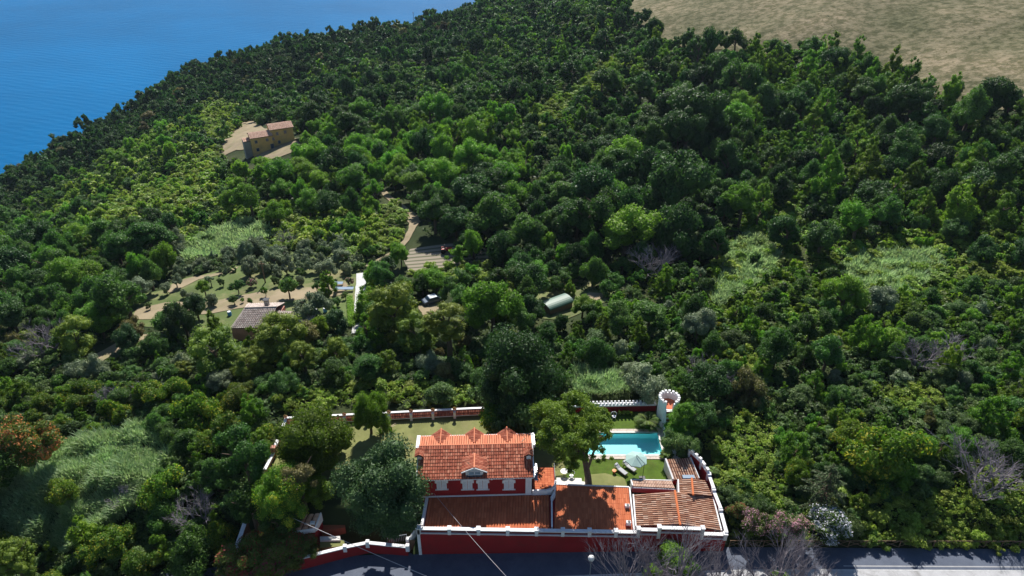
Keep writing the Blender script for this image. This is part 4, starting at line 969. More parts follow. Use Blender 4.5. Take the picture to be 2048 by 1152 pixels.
# ---- where things grow (photo-pixel outlines of patches of ground)
PROP = [(440,1200),(455,1110),(480,1030),(525,930),(552,848),(575,828),(640,816),(940,812),(1200,800),(1345,800),(1400,880),(1428,930),(1462,1066),(1462,1090),(2400,1100),(2400,1300),(440,1300)]
ROADP = [(-200,1300),(430,1300),(430,1150),(560,1130),(560,1300)]
CLEAR = [PROP, [(485,262),(555,240),(592,262),(606,300),(600,335),(570,350),(490,350),(445,318),(430,305),(480,270)], [(436,302),(466,262),(505,240),(530,262),(505,300),(470,306)],
 [(450,596),(635,596),(635,690),(455,700)], [(704,540),(738,540),(738,668),(704,668)], [(832,596),(900,586),(912,640),(890,680),(828,670)], [(1062,585),(1150,580),(1215,585),(1215,605),(1165,642),(1072,650)],
 [(775,488),(822,470),(895,470),(915,488),(905,560),(880,572),(775,570)], [(755,378),(785,386),(840,425),(850,475),(818,510),(760,540),(735,560),(722,545),(770,508),(795,478),(785,440),(755,410)], [(690,20),(800,20),(800,50),(690,50)],
 [(165,732),(185,700),(262,665),(325,660),(325,688),(205,738)]]
ORCHZ = ORCH
REEDS = [[(0,985),(40,930),(120,895),(220,868),(285,850),(340,862),(352,905),(330,960),(300,1000),(250,1050),(180,1085),(130,1120),(90,1100),(0,1085),(-80,1060),(-80,990)],
 [(1425,600),(1440,540),(1460,495),(1500,470),(1540,495),(1560,515),(1540,560),(1490,590),(1440,625),(1420,615)], [(1670,570),(1690,515),(1760,505),(1860,510),(1890,545),(1810,600),(1720,595)],
 [(1140,790),(1150,750),(1200,745),(1255,755),(1262,795),(1200,802)], [(360,500),(430,460),(500,440),(560,470),(500,500),(440,520),(370,530)]]
BRAMB = [[(1405,870),(1440,850),(1540,835),(1560,870),(1560,960),(1600,1030),(1460,1010),(1420,930)], [(1720,1090),(1700,1040),(1800,1000),(1900,1010),(2100,960),(2200,1110)],
 [(1440,500),(1500,470),(1560,430),(1640,455),(1700,470),(1900,470),(2150,490),(2150,580),(1950,575),(1880,600),(1700,610),(1660,560),(1600,540),(1550,590),(1470,640),(1400,640),(1420,560)], [(690,520),(740,440),(790,405),(815,430),(805,480),(760,515)], [(300,420),(350,340),(400,300),(450,300),(440,380),(380,440),(300,470)],
 [(1850,985),(1960,930),(2100,900),(2100,980),(1950,1010)], [(170,440),(240,395),(320,365),(310,410),(240,455)], [(395,215),(440,190),(480,225),(470,262),(440,290),(405,270)], [(1060,240),(1110,190),(1160,180),(1140,240),(1080,280)], [(540,470),(600,440),(640,450),(610,500),(550,505)], [(1530,430),(1600,400),(1640,440),(1580,460)], [(1560,600),(1640,640),(1700,700),(1640,720),(1580,660)], [(1420,700),(1500,690),(1560,720),(1500,750)], [(1750,780),(1850,770),(1900,810),(1800,830)], [(1150,170),(1220,120),(1270,110),(1230,160),(1180,220)],
 [(820,548),(960,530),(1050,560),(1000,600),(900,590)], [(560,800),(700,770),(940,770),(950,812),(700,812),(570,828)]]
FIELDZ = FIELD
HERO_KEEP = []     # filled by the individually placed trees: (x, y, r)
def zone_of(px, py):
    """kind weights and radius (m) for a photo pixel"""
    def box(a, b, c, d): return a <= px < b and c <= py < d
    e = py - np.interp(px, [0, 240, 560, 950], [345, 215, 75, 0]) if px < 950 else 999
    if py > 790 and px < 620: return {'yellowish': .42, 'oak2': .25, 'lush': .13, 'shrub': .2}, (1.5, 3.0), .66
    if py > 690 and px < 1200: return {'shrub': .5, 'oak2': .2, 'lush': .1, 'olive': .12, 'brown': .05, 'pine': .03}, (1.1, 2.5), .55
    if px < 330 and 500 < py < 700: return {'oak2': .7, 'bright': .1, 'lush': .1, 'oak': .1}, (2.6, 4.0), .68
    if px >= 1400 and py > 790: return {'shrub': .3, 'oak2': .25, 'lush': .2, 'yellowish': .1, 'bright': .1, 'brown': .05}, (1.1, 2.2), .66
    if px >= 1200 and 540 < py: return {'shrub': .3, 'lush': .3, 'oak2': .25, 'olive': .08, 'bright': .07}, (1.1, 2.7), .62
    if px >= 1490 and py < 480: return {'lush': .5, 'oak': .25, 'oak2': .25}, (2.2, 4.4), .62
    if box(620, 1040, 250, 420): return {'bright': .5, 'lush': .1, 'oak': .2, 'oak2': .2}, (2.6, 4.2), .75
    if box(520, 680, 300, 400): return {'bright': .6, 'oak2': .4}, (2.8, 4.2), .75
    if px > 960 and py < 580 and (py > 150 or px > 1150) and py > 620 - .62 * (px - 700): return {'oak': .55, 'oak2': .38, 'bright': .07}, (2.6, 6.2), .62
    if box(760, 1250, 420, 600): return {'oak2': .5, 'oak': .35, 'bright': .15}, (2.4, 4.4), .62
    if px < 980 and e < 90: return {'oak': .72, 'shrub': .25, 'brown': .03}, (1.6, 3.2), .62
    if box(350, 720, 486, 575): return {'olive': .8, 'shrub': .2}, (1.3, 2.2), .62
    if px < 620 and py < 500 and py > 250: return {'shrub': .5, 'oak2': .15, 'bright': .2, 'lush': .1, 'oak': .05}, (1.2, 3.2), .7
    if py < 300: return {'oak': .28, 'shrub': .3, 'oak2': .3, 'lush': .12}, (1.5, 3.8), .6
    return {'oak2': .35, 'shrub': .25, 'lush': .2, 'oak': .1, 'bright': .1}, (1.8, 3.4), .75

# ---- landmarks for the labels
LM = [('the ochre farmhouse', 530, 280), ('the pinkish grey farmhouse roof', 540, 635), ('the green curved shed roof', 1112, 605), ('the swimming pool', 1240, 890), ('the round white turret', 1330, 800),
 ('the tilled plot', 860, 508), ('the dry hilltop field', 1640, 60), ('the bend of the dirt path', 826, 436), ('the pale terrace above the sea', 752, 45), ('the drooping cedar', 1640, 945), ('the large reed bed', 170, 950),
 ('the big leafless grey tree', 1300, 510), ('the pale concrete lane', 720, 605), ('the orange-flowered tree', 50, 880), ('the bare tree by the brambles', 1950, 920), ('the pale green reed patch', 1490, 530), ('the shoreline', 120, 320), ('the olive grove', 560, 520), ('the biggest dark oak', 1045, 760), ('the clipped evergreen block', 801, 512), ('the parked car', 868, 603), ('the wide leafless grey tree', 105, 690), ('the vivid yellow-green tree', 895, 350), ('the conspicuous rounded upright tree', 1920, 410), ('the two bare slope trees', 1860, 720), ('the yellow shrub', 1435, 655), ('the yellow-topped hillside tree', 965, 370), ('the tall trunked pine', 893, 650), ('the utility pole', 531, 550), ('the skyline pole', 828, 50), ('the open hillside scrub', 370, 370), ('the flank wall', 1420, 950), ('the umbrella pine', 1145, 850), ('the far reed patch', 1770, 535), ('the spreading bright green tree', 983, 610), ('the field corner', 1260, 30), ('the top edge of the field', 1500, 110), ('the field edge', 1860, 200), ('the lower left reeds', 180, 1080), ('the silvery orchard-edge olive', 278, 572), ('the pale bare thicket', 250, 470), ('the left picture edge', 0, 580), ('the light-topped oak', 1228, 385), ('the right hillside bare tree', 1870, 320), ('the orchard utility pole', 531, 540)]
def where(px, py):
    d = [math.hypot(px - a, (py - b) * 1.3) for _, a, b in LM]; i = int(np.argmin(d)); n, a, b = LM[i]; dx, dy = px - a, py - b; r = d[i]
    near = 'just' if r < 35 else 'close' if r < 70 else 'a little way' if r < 120 else 'some way' if r < 180 else 'far' if r < 270 else 'very far'
    ax, ay = abs(dx), abs(dy) * 1.3
    ver = 'above' if dy < 0 else 'below'; hor = 'left of' if dx < 0 else 'right of'
    if ay > 2.2 * ax: s = ver
    elif ax > 2.2 * ay: s = ('directly left of' if dx < 0 else 'directly right of')
    else: s = f'{ver} and {hor}'
    return f'{near} {s} {n}'
SIZEW = lambda r: 'tiny' if r < 1.4 else 'small' if r < 1.9 else 'medium' if r < 2.7 else 'large' if r < 3.7 else 'huge'
GROUPN = {k: f'{v[5]}s on the wooded slopes' for k, v in KINDS.items()}

def tree(kind, x, y, r, lod='near', h=None, label=None, z=None, trunk=True, rz=None, v=None, sq=1.0, group=None, name=None, cat=None, foot=None, mat=None):
    K_ = KINDS[kind]; v = random.randrange(4) if v is None else v; z = float(zt(x, y)) if z is None else z
    h = r * .35 if h is None else h      # height of the crown's underside
    rz = random.uniform(0, 2 * PI) if rz is None else rz; me = crown_mesh(kind, lod, v)
    if mat: me = me.copy(); me.materials.clear(); me.materials.append(mat)
    if not trunk:
        o = link(bpy.data.objects.new(name or K_[3], me)); o.location = (x, y, z + h - r * .1); o.scale = (r, r * random.uniform(.88, 1.1), r * sq); o.rotation_euler.z = rz; root = o
    else:
        root = empty(name or K_[3], (x, y, z)); o = link(bpy.data.objects.new('crown', me), root); o.location = (0, 0, h - r * .1); o.scale = (r * random.uniform(.9, 1.06), r * random.uniform(.85, 1.1), r * sq); o.rotation_euler.z = rz
        t = link(bpy.data.objects.new('trunk', trunk_mesh(v)), root); hh = h + r * K_[2] * sq * .9
        if foot: t.location = (foot[0], foot[1], 0)
        t.scale = (max(hh * .8, r * .7),) * 2 + (hh,)
    return tag(root, label, cat or K_[4], group)

def hero(kind, cpx, cpy, wpx, z0, label, hc=None, sq=1.0, lod='hero', **kw):
    """place a tree so that its crown centre, hc metres above the foot at ground z0, is seen at the photo pixel"""
    r = 3.0
    for _ in range(6):
        hcc = hc if hc is not None else r * (.35 + KINDS[kind][2] * sq * .95)
        X = P(cpx, cpy, (z0 if z0 is not None else 0) + hcc)
        if z0 is None:
            zz = float(zt(X[0], X[1]));
            for _ in range(6): X = P(cpx, cpy, zz + hcc); zz = .5 * zz + .5 * float(zt(X[0], X[1]))
        else: zz = z0
        r = wpx / 2 / (F / Q(X[0], X[1], X[2])[2])
    h = hcc - r * (KINDS[kind][2] * sq * .95 - .1)
    HERO_KEEP.append((X[0], X[1], r))
    return tree(kind, X[0], X[1], r, lod, h=h, label=label, z=zz, sq=sq, **kw)

# villa trees
KINDS['ilex'] = ('ilex', 'ball', 1.0, 'holm_oak', 'tree', 'holm oak')
KINDS['lushround'] = ('lush', 'ball', 1.0, 'orange_tree', 'tree', 'dense green tree')
KINDS['cedarround'] = ('cedar', 'round', .9, 'juniper_bush', 'shrub', 'juniper')
hero('ilex', 768, 992, 196, -1.2, 'huge dense round blue-green holm oak standing left of the villa', hc=6.0, sq=.9, v=1)
hero('lushround', 630, 886, 134, 0, 'bushy glossy green tree on the left side of the pale lawn', hc=3.9, v=1)
hero('lushround', 737, 832, 76, 0, 'smaller glossy green tree in front of the back wall', hc=3.2, sq=1.1, v=2)
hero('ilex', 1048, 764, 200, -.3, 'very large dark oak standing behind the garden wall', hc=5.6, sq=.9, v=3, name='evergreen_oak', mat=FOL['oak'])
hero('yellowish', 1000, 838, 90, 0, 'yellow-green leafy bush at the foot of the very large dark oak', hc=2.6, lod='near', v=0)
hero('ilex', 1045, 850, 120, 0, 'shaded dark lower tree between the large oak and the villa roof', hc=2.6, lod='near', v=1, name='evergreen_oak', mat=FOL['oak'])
hero('yellowish', 560, 975, 130, -.8, 'yellow-green tree over the left end of the dull brown outbuilding', hc=4.5, v=1)
hero('brown', 595, 958, 74, -.3, 'half withered brown tree among the yellow-green ones left of the holm oak', hc=5.5, lod='near', v=2)
hero('lushround', 640, 985, 70, -.6, 'dark shaded tree beneath the bushy glossy tree', hc=1.8, lod='near', v=3)
hero('oak2', 500, 1015, 90, -1.8, 'mid green tree hanging over the far left corner wall', hc=4.5, lod='near', v=3)
hero('oak2', 560, 1045, 80, -2.2, 'mid green tree beside the small pink barbecue', hc=3.6, lod='near', v=0)
hero('lush', 1368, 838, 76, 0, 'bright green upright tree just right of the turret', hc=3.6, sq=.7, v=1, mat=FOL['lush'])
hero('yellowish', 1356, 890, 74, 0, 'greyish green rounded bush between the pool and the annex', hc=2.0, lod='near', v=2, mat=FOL['shrub'])
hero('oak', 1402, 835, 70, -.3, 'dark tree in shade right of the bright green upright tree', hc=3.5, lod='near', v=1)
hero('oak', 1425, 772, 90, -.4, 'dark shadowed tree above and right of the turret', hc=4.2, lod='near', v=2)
hero('olive', 1292, 772, 100, -.4, 'silvery olive tree behind the crenellated wall left of the turret', hc=3.0, lod='near', v=0)
for i, (px, py, w, s) in enumerate([(480,1115,90,1.0),(520,1100,90,1.1),(575,1085,90,1.0),(610,1100,60,.8),(560,1128,100,.8)]):
    hero('shrub', px, py, w, -3.4, ['red-tinged bush at the road end of the corner wall','red-tinged bush in front of the small pink barbecue','red-tinged bush beneath the dull brown outbuilding eave','small red-tinged bush right of the outbuilding eave','low dark red bush spilling over the road wall'][i],
         hc=1.9, lod='near', mat=FOL['redleaf'], v=i % 4, trunk=False, sq=s)
# umbrella pine by the pool: leaning trunk, flat clumped crown
def big_pine():
    bx, by, _ = P(1178, 972, .1); cx, cy, cz = P(1143, 845, 8.6); t = empty('umbrella_pine', (bx, by, 0))
    rg = np.random.default_rng(5); mb = MB(); mid = (bx - .5, by + .9, 3.0); fork = (bx - 1.0, by + 1.6, 5.0)
    mb.tube([(bx, by, -.3), (bx - .15, by + .3, 1.3), mid, fork, (cx, cy, 8.4)], [.48, .42, .36, .3, .14], 9)
    mb.tube([mid, (bx - .9, by + 1.0, 4.2), (bx - 2.6, by + 1.2, 6.2), (cx - 2.6, cy, 8)], [.3, .24, .18, .08], 7)
    mb.tube([(bx - .3, by + .6, 2.2), (bx + .5, by + 2.0, 3.8), (bx + 1.3, by + 3.4, 5.0), (bx + 2.3, by + 4.0, 5.4)], [.2, .16, .12, .05], 6)
    L = []; R = []
    for _ in range(118):
        a = rg.uniform(0, 2 * PI); rr = math.sqrt(rg.uniform(0, 1)) * 4.5; z = cz + math.sqrt(max(0, 1 - (rr / 4.8) ** 2)) * 2.9 * rg.uniform(-.45, 1) - .6
        L.append((cx + rr * math.cos(a), cy + rr * math.sin(a), z)); R.append(rg.uniform(.6, 1.12))
    for _ in range(16): 
        q_ = rg.uniform(0, 1); L.append((bx + 1.2 + rg.normal(0, .8), by + 3.2 + rg.normal(0, .7), 5.0 + rg.normal(0, .4))); R.append(rg.uniform(.35, .65))
    for _ in range(24): L.append((bx - 2.6 + rg.normal(0, 1.2), by + .8 + rg.normal(0, .8), 4.4 + rg.normal(0, .8))); R.append(rg.uniform(.35, .7))
    for _ in range(10): L.append((bx + 1.0 + rg.normal(0, 1.0), by + .8 + rg.normal(0, .3), 3.9 + rg.normal(0, .2))); R.append(rg.uniform(.25, .45))
    L = np.array(L); R = np.array(R)
    for k in range(0, 60, 4): mb.tube([fork if k % 8 else mid, tuple((np.array(fork) + L[k]) / 2 - [0, 0, .4]), tuple(L[k])], [.1, .07, .03], 4)
    mb.build('trunk', 'bark', t)
    i = rg.choice(len(L), 42000, p=R ** 2 / (R ** 2).sum()); d = rdir(rg, len(i)); d[:, 2] = abs(d[:, 2]) * .8 + .3 * d[:, 2]
    C = L[i] + d * (R[i] * rg.uniform(.45, 1.12, len(i)))[:, None] * [1, 1, .8]
    V, Fq = cards(C, d + [0, 0, .3], np.full(len(C), .27), rg, asp=.42, jit=.9); V = V - [bx, by, 0]
    V2, F2 = core_blob(rg, L - [bx, by, 0], R, .55); o = link(bpy.data.objects.new('crown', npmesh('crown', np.vstack([V, V2]), np.vstack([Fq, F2 + len(V)]), FOL['pine'])), t)
    HERO_KEEP.append((bx, by, 4))
    tag(t, 'umbrella pine with a leaning trunk shading the orange roof and the pool', 'tree')
big_pine()
# other pines, cypress block, clipped trees
for a in [(428,704,116,'pine','wide pine left of the pinkish grey farmhouse',4.2,.85), (492,730,64,'pine','smaller pine tucked against the wide pine left of the farmhouse',3.4,.9), (562,676,104,'pine','wide pine hiding the middle of the pinkish grey farmhouse roof',4.8,.9), (604,712,60,'pine','pine right of the pine that hides the farmhouse roof',4.2,1),
          (522,716,60,'pine','narrow pine standing between the two wide pines below the farmhouse',3.4,1), (788,625,112,'pine','tall pine just right of the pale concrete lane',5.4,1.05), (835,668,80,'pine','pine between the lane-side pine and the tall trunked pine',4.3,1.0), (893,645,92,'pine','tall pine with a long visible trunk below the parked car',8.0,.8), (26,1120,80,'pine','pine at the bottom left corner of the view',4.5,1.0),
          (801,512,44,'lushround','dense dark clipped evergreen beside the tilled plot',2.4,1.15), (746,549,48,'lushround','round dark green tree at the top of the concrete lane',2.4,1.0), (853,556,48,'lushround','dark green tree below the tilled plot',2.4,1.0),
          (1490,660,1,'shrub','',1,1)][:-1]:
    hero(a[3], a[0], a[1], a[2], None, a[4].replace('pair-leading ', ''), hc=a[5], sq=a[6], lod='near', name={'lushround': 'evergreen_tree'}.get(a[3]))
for i, (px, py, w, k, lab) in enumerate([(983,610,120,'bright','spreading bright green tree right of the parked car'), (940,600,80,'oak2','mid green tree between the parked car and the spreading bright tree'), (1045,640,70,'oak2','mid green tree left of the green curved shed'),
    (1165,608,50,'bright','vivid light green tree over the right end of the green shed'), (1140,575,26,'lush','small pointed tree behind the green shed'), (1205,650,40,'lush','small pointed dark tree below the green shed'), (278,572,52,'olive','silvery olive at the left edge of the orchard'), (255,680,60,'ilex','rounded grey-green bush beside the footpath'), (265,655,56,'brown','brownish green tree just above the footpath bush'),
    (365,640,70,'ilex','dark blue-green tree left of the farmhouse'), (390,615,50,'ilex','dark blue-green tree above and left of the farmhouse'), (618,352,56,'bright','biggest bright green tree below the ochre farmhouse'), (560,378,48,'bright','bright green tree below and left of the biggest bright tree'), (640,362,54,'bright','bright green tree just right of the biggest bright tree'), (596,385,54,'bright','bright green tree below the biggest bright tree'), (895,350,72,'bright','vivid yellow-green tree in the middle of the hillside'), (965,370,50,'yellowish','small tree with yellowing top right of the vivid yellow-green one'), (935,310,74,'bright','bright tree above the vivid yellow-green tree'), (1010,350,70,'bright','bright tree on the left edge of the dark oak wood'),
    (1228,385,66,'bright','yellow-green topped tree amid the dark oak wood'), (1330,385,60,'bright','light green tree below the densest part of the oak wood'), (1920,410,74,'lush','conspicuous rounded upright tree on the right hillside'), (1850,415,52,'lush','upright tree just left of the conspicuous rounded one'), (1435,655,22,'lush','small bright yellow shrub among the green ones'), (1690,590,90,'bright','bright yellow-green spreading tree above the reed-side woods'),
    (48,885,130,'yellowish','tree covered in orange flowers at the left edge'), (745,42,0,'','')][:-1]):
    m_ = FOL['yellow'] if 'yellow shrub' in lab else FOL['orangef'] if 'orange flowers' in lab else None
    hero(k, px, py, w, None, lab, lod='near', mat=m_, name='flowering_tree' if 'orange fl' in lab else None)
for px, py, w, k in [(95,628,1,'')][:0]: pass
# right-bottom trees
for px, py, w, k, lab in [(1760,900,150,'yellowish','large sparse yellow-green tree right of the drooping cedar'), (1690,870,90,'yellowish','sparse yellow-green tree above the drooping cedar'), (1590,905,80,'lush','dark green bush just above left of the drooping cedar'), (1690,960,60,'oak','ivy-dark column behind the cedar branches'), 
    (1985,840,90,'lush','dark glossy tree at the right edge above the bare tree'), (2015,905,70,'oak2','green tree at the right edge beside the bare tree'), (1500,780,90,'brown','olive brown bush above the bramble slope'), (1800,950,70,'bright','light green shrub left of the bare tree'),
    (320,850,70,'oak2','green tree behind the top of the large reed bed'), (440,880,110,'yellowish','yellow-flecked tree left of the side wall'), (400,830,100,'yellowish','yellow-flecked tree above and left of the side wall'), (225,1080,110,'yellowish','golden flecked tree below the large reed bed'), (330,1040,90,'oak2','green tree right of the large reed bed foot'), (430,960,90,'oak2','shaded green tree between the reed bed and the corner wall'), (380,1100,120,'oak2','green tree near the bottom edge left of the corner wall'), (280,1140,90,'yellowish','small-leaved tree on the bottom edge below the golden tree')]:
    hero(k, px, py, w, None, lab, lod='near', hc=w / 40)
# oleanders by the road
for i, (px, py, w, m_, lab) in enumerate([(1475,1025,44,'redleaf','red-leaved bush beside the end of the stepped flank wall'), (1505,1045,60,'pinkf','pink-flowered oleander nearest the red wall'), (1550,1050,66,'pinkf','pink-flowered oleander in the middle of the roadside row'), (1600,1050,62,'pinkf','sparsely flowered pink oleander next to the white one'), (1652,1050,88,'whitef','white-flowered oleander at the end of the roadside row')]):
    hero('shrub', px, py, w, -1.0, lab, hc=2.2, lod='near', mat=FOL[m_], trunk=False, name='oleander', sq=1.1, v=i % 4)
hero('shrub', 702, 560, 22, None, 'pink-flowering oleander at the top of the concrete lane', lod='mid', mat=FOL['pinkf'], trunk=False, name='oleander')
hero('shrub', 503, 563, 22, None, 'pale pink-flowering bush in the middle of the orchard', lod='mid', mat=FOL['pinkf'], trunk=False, name='oleander')
# orchard trees
ORL = ['thin small olive at the left of the orchard row', 'round clipped dark tree in the orchard grass', 'spreading olive on the brown soil left of the farmhouse', 'olive with a pale trunk just behind the farmhouse roof', 'mid green tree in the middle of the orchard grass', 'small round clipped shrub right of the orchard grass', 'small tree directly above the farmhouse chimney', 'low shrub at the top of the orchard grass', 'lone shrub on the bare soil at the left end', 'tiny round shrub just left of the chimney', 'small round shrub just behind the chimney', 'broad green tree right of the round clipped shrub', 'small tree on the bare soil above the big olive', 'big olive between the farmhouse and the vegetable beds', 'low shrub beside the pale table', 'upright green tree at the upper end of the vegetable beds', 'large rounded blue-green bush left of the clipped hedge', 'dark bush right of the farmhouse wing', 'shrub below the cold frame', 'olive at the upper edge of the orchard grass', 'shrub under the utility pole', 'olive right of the utility pole', 'olive at the upper left corner of the orchard', 'silvery olive farthest left along the brown soil', 'lone shrub beside the curving footpath', 'small shrub at the top end of the clipped hedge', 'small yellow-green shrub among the vegetable beds']
for i, (px, py, w, k) in enumerate([(367,585,20,'olive'),(407,575,32,'lushround'),(386,594,28,'olive'),(424,598,28,'olive'),(474,572,30,'oak2'),(530,583,18,'lushround'),(467,600,20,'oak2'),(445,562,20,'shrub'),(298,610,18,'shrub'),(485,600,10,'lushround'),(500,603,14,'lushround'),(575,575,46,'oak2'),(632,572,24,'oak2'),(620,610,80,'olive'),(650,585,20,'shrub'),(655,565,40,'lush'),(680,650,60,'ilex'),(640,655,40,'lushround'),(672,600,26,'shrub'),(420,560,24,'olive'),(555,560,24,'shrub'),(600,560,22,'olive'),(350,560,30,'olive'),(330,575,26,'olive'),(175,720,20,'shrub'),(690,590,18,'shrub'),(665,618,20,'bright')]):
    hero(k, px, py, w, None, ORL[i], lod='mid', group=None, name='orchard_tree' if k != 'shrub' else None)

# ---- branching dead trees
deadm = [dead_mb(s, 5, 4, 6, .8, .1).mesh('branches', M['deadwood']) for s in (1, 2, 3)]
deadn = [dead_mb(s, 5, 5, 6, .8, .09).mesh('branches', M['deadwood']) for s in (11, 12)]
for i, (px, py, h, lab, fine) in enumerate([(1300,545,9,'big leafless grey tree at the edge of the dark oak wood',1),(1330,520,7,'leafless grey tree leaning beside the big leafless one',0),(105,700,8,'wide leafless grey tree on the far left',1),(80,712,6,'smaller leafless tree beside the wide one on the far left',0),(575,480,6,'leafless tree wrapped round a dark trunk above the olive grove',0),(1830,730,7,'leafless grey tree on the right slope',1),(1890,725,7,'leafless grey tree right of its twin on the right slope',0),
    (1440,770,6,'leafless grey tree right of the turret',1),(1400,740,5,'small leafless tree above the turret',0),(1940,950,8,'bare spreading tree by the brambles at the right',1),(1985,970,6,'bare twiggy tree beside the spreading bare one',0),(1950,990,5,'low bare branches below the spreading bare tree',0),(750,385,6,'leafless tree above the bend of the dirt path',0),(720,370,6,'grey bare tree among the bright green trees',0),(250,470,7,'pale bare thicket tree on the left slope',1),(210,480,6,'bare thicket tree left of its pale twin',0),
    (1870,320,7,'bare tree among the upright trees on the right hillside',0),(1720,380,6,'bare tree between the dark woods and the right hillside',0),(1700,120,5,'bare tree on the lower edge of the dry field',0),(290,790,5,'bare grey shrub above the large reed bed',0),(230,800,5,'bare grey shrub near the top left of the reed bed',0),(340,790,4,'pale bare shrub above the yellow-flecked trees',0),(260,1000,4,'bare sticks at the edge of the reed bed',0),(400,1040,6,'bare branching tree near the corner wall',1),(560,500,4,'bare sapling in the olive grove',0),(70,470,6,'bare grey tree on the far left slope',0)]):
    x, y, z = G1(px, py + 12); o = link(bpy.data.objects.new('dead_tree', (deadn if fine else deadm)[i % (2 if fine else 3)])); o.location = (x, y, z); s = h / 5; o.scale = (s * 1.25, s * 1.1, s); o.rotation_euler.z = i * 1.3
    tag(o, lab, 'dead tree')
fgm = [dead_mb(s, 3.4, 5, 9, .65, .05).mesh('branches', M['deadwood']) for s in (21, 22, 23)]
for i, (px, py, s, lab) in enumerate([(1258,1165,1.25,'bare twiggy bush in front of the road just right of the street lamp'),(1345,1168,1.3,'bare twiggy bush behind the leafy bush by the road'),(1425,1170,.95,'small bare bush right of the leafy bush by the road'),(1480,1172,.7,'lowest bare bush in the gap of the roadside row'),(1545,1168,1.2,'bare twiggy bush at the right end of the roadside row'),(1590,1172,1.0,'bare bush leaning on the one at the right end of the row')]):
    x, y, z = G1(px, 1205); o = link(bpy.data.objects.new('dead_bush', fgm[i % 3])); o.location = (x, y, z); s *= 2.3; o.scale = (s, s, s * 1.25); o.rotation_euler.z = i * 2.1; tag(o, lab, 'bush', 'bare bushes in front of the road')
for px, py, w, k, lab in [(1348,1112,74,'bright','tall leafy bush among the bare bushes by the road'), (1310,1150,50,'bright','low leafy bush left of the taller one by the road'), (1375,1150,60,'oak2','darker low leafy bush right of the taller one by the road'), (1555,1158,40,'bright','small green growth among the bare bushes at the right end')]:
    hero(k, px, py, w, -3.6, lab, hc=3.2 if py < 1140 else 2.2, lod='near', trunk=False, name='leafy_bush', cat='bush')
# ---- cedar with drooping layered branches
def cedar(px, py, h, lab, seed=4, rad=3.9):
    x, y, z = P(px, py, .0); z = float(zt(x, y)); rg = np.random.default_rng(seed); t = empty('cedar', (x, y, z)); mb = MB(); mb.tube([(0, 0, -.3), (.1, 0, h * .5), (0, .1, h)], [.26, .18, .04], 7)
    C = []; N = []
    for k in range(40):
        f = (k + .5) / 40; zz = h * (.12 + .86 * f); L = rad * (1 - f) ** .72 * rg.uniform(.75, 1.15); a = k * 2.4 + rg.uniform(-.3, .3); d = np.array([math.cos(a), math.sin(a), 0])
        pts = [np.array([0, 0, zz]) + d * L * s + np.array([0, 0, L * (.16 * s - .38 * s * s)]) for s in np.linspace(0, 1, 6)]
        mb.tube([tuple(p) for p in pts], [.06 * (1 - s * .8) for s in np.linspace(0, 1, 6)], 4); side = np.array([-d[1], d[0], 0])
        m = int(260 * L / rad) + 30; s = rg.uniform(.15, 1, m); P0 = np.array([np.interp(s, np.linspace(0, 1, 6), [p[i] for p in pts]) for i in range(3)]).T
        wdt = .42 * (1.1 - s) + .12; C.append(P0 + side * (rg.uniform(-1, 1, m) * wdt)[:, None] - np.array([0, 0, 1]) * (rg.uniform(0, .22, m))[:, None]); N.append(np.tile([0, 0, 1.], (m, 1)))
    mb2 = mb.mesh('trunk', M['bark']); link(bpy.data.objects.new('trunk', mb2), t); C = np.vstack(C); V, Fq = cards(C, np.vstack(N), np.full(len(C), .26), rg, asp=.4, jit=.45)
    link(bpy.data.objects.new('foliage', npmesh('foliage', V, Fq, FOL['cedar'])), t); HERO_KEEP.append((x, y, rad * .8)); tag(t, lab, 'tree')
cedar(1642, 1010, 8.0, 'dark cedar with long drooping layered branches above the oleanders', rad=4.9)
# ---- palms / cycads
def palm(px, py, z0, L, trunk_h, n, lab, seed=1, cat='palm'):
    x, y, _ = P(px, py, z0); rg = np.random.default_rng(seed); t = empty('palm_tree', (x, y, z0)); mb = MB(); mb.tube([(0, 0, -.2), (0, 0, trunk_h)], [.24, .18], 9); link(bpy.data.objects.new('trunk', mb.mesh('trunk', M['bark'])), t)
    for k in range(n):
        a = k * 2.399; el = rg.uniform(.15, 1.25); d = np.array([math.cos(a), math.sin(a), 0]); side = np.array([-d[1], d[0], 0]); s = np.linspace(0, 1, 9); Lk = L * rg.uniform(.85, 1.1)
        pts = np.array([np.array([0, 0, trunk_h]) + d * Lk * q_ * math.cos(el * (1 - .3 * q_)) + np.array([0, 0, Lk * (math.sin(el) * q_ - .55 * q_ * q_)]) for q_ in s])
        V = []; Fq = []
        for j in range(34):
            f = .12 + .86 * j / 34; p0 = np.array([np.interp(f, s, pts[:, i]) for i in range(3)]); w = L * .3 * math.sin(PI * min(1, f * .85 + .12)) + .05
            for sg in (-1, 1):
                tip = p0 + side * sg * w + d * w * .45 - np.array([0, 0, w * .35]); o = len(V); V += [p0 - d * .03, p0 + d * .03, tip]; Fq.append((o, o + 1, o + 2))
        m = npmesh('frond', np.array(V), np.array(Fq), FOL['palm']); link(bpy.data.objects.new('frond', m), t)
    tag(t, lab, cat)
palm(1293, 853, .06, 2.1, .9, 38, 'wide cycad palm on the lawn between the crenellated wall and the pool', 1)
palm(1333, 912, .1, 1.1, .35, 24, 'small palm at the right hand corner of the pool', 2)
palm(1425, 948, .3, .9, .6, 16, 'small pale palm in the brambles outside the stepped flank wall', 3)
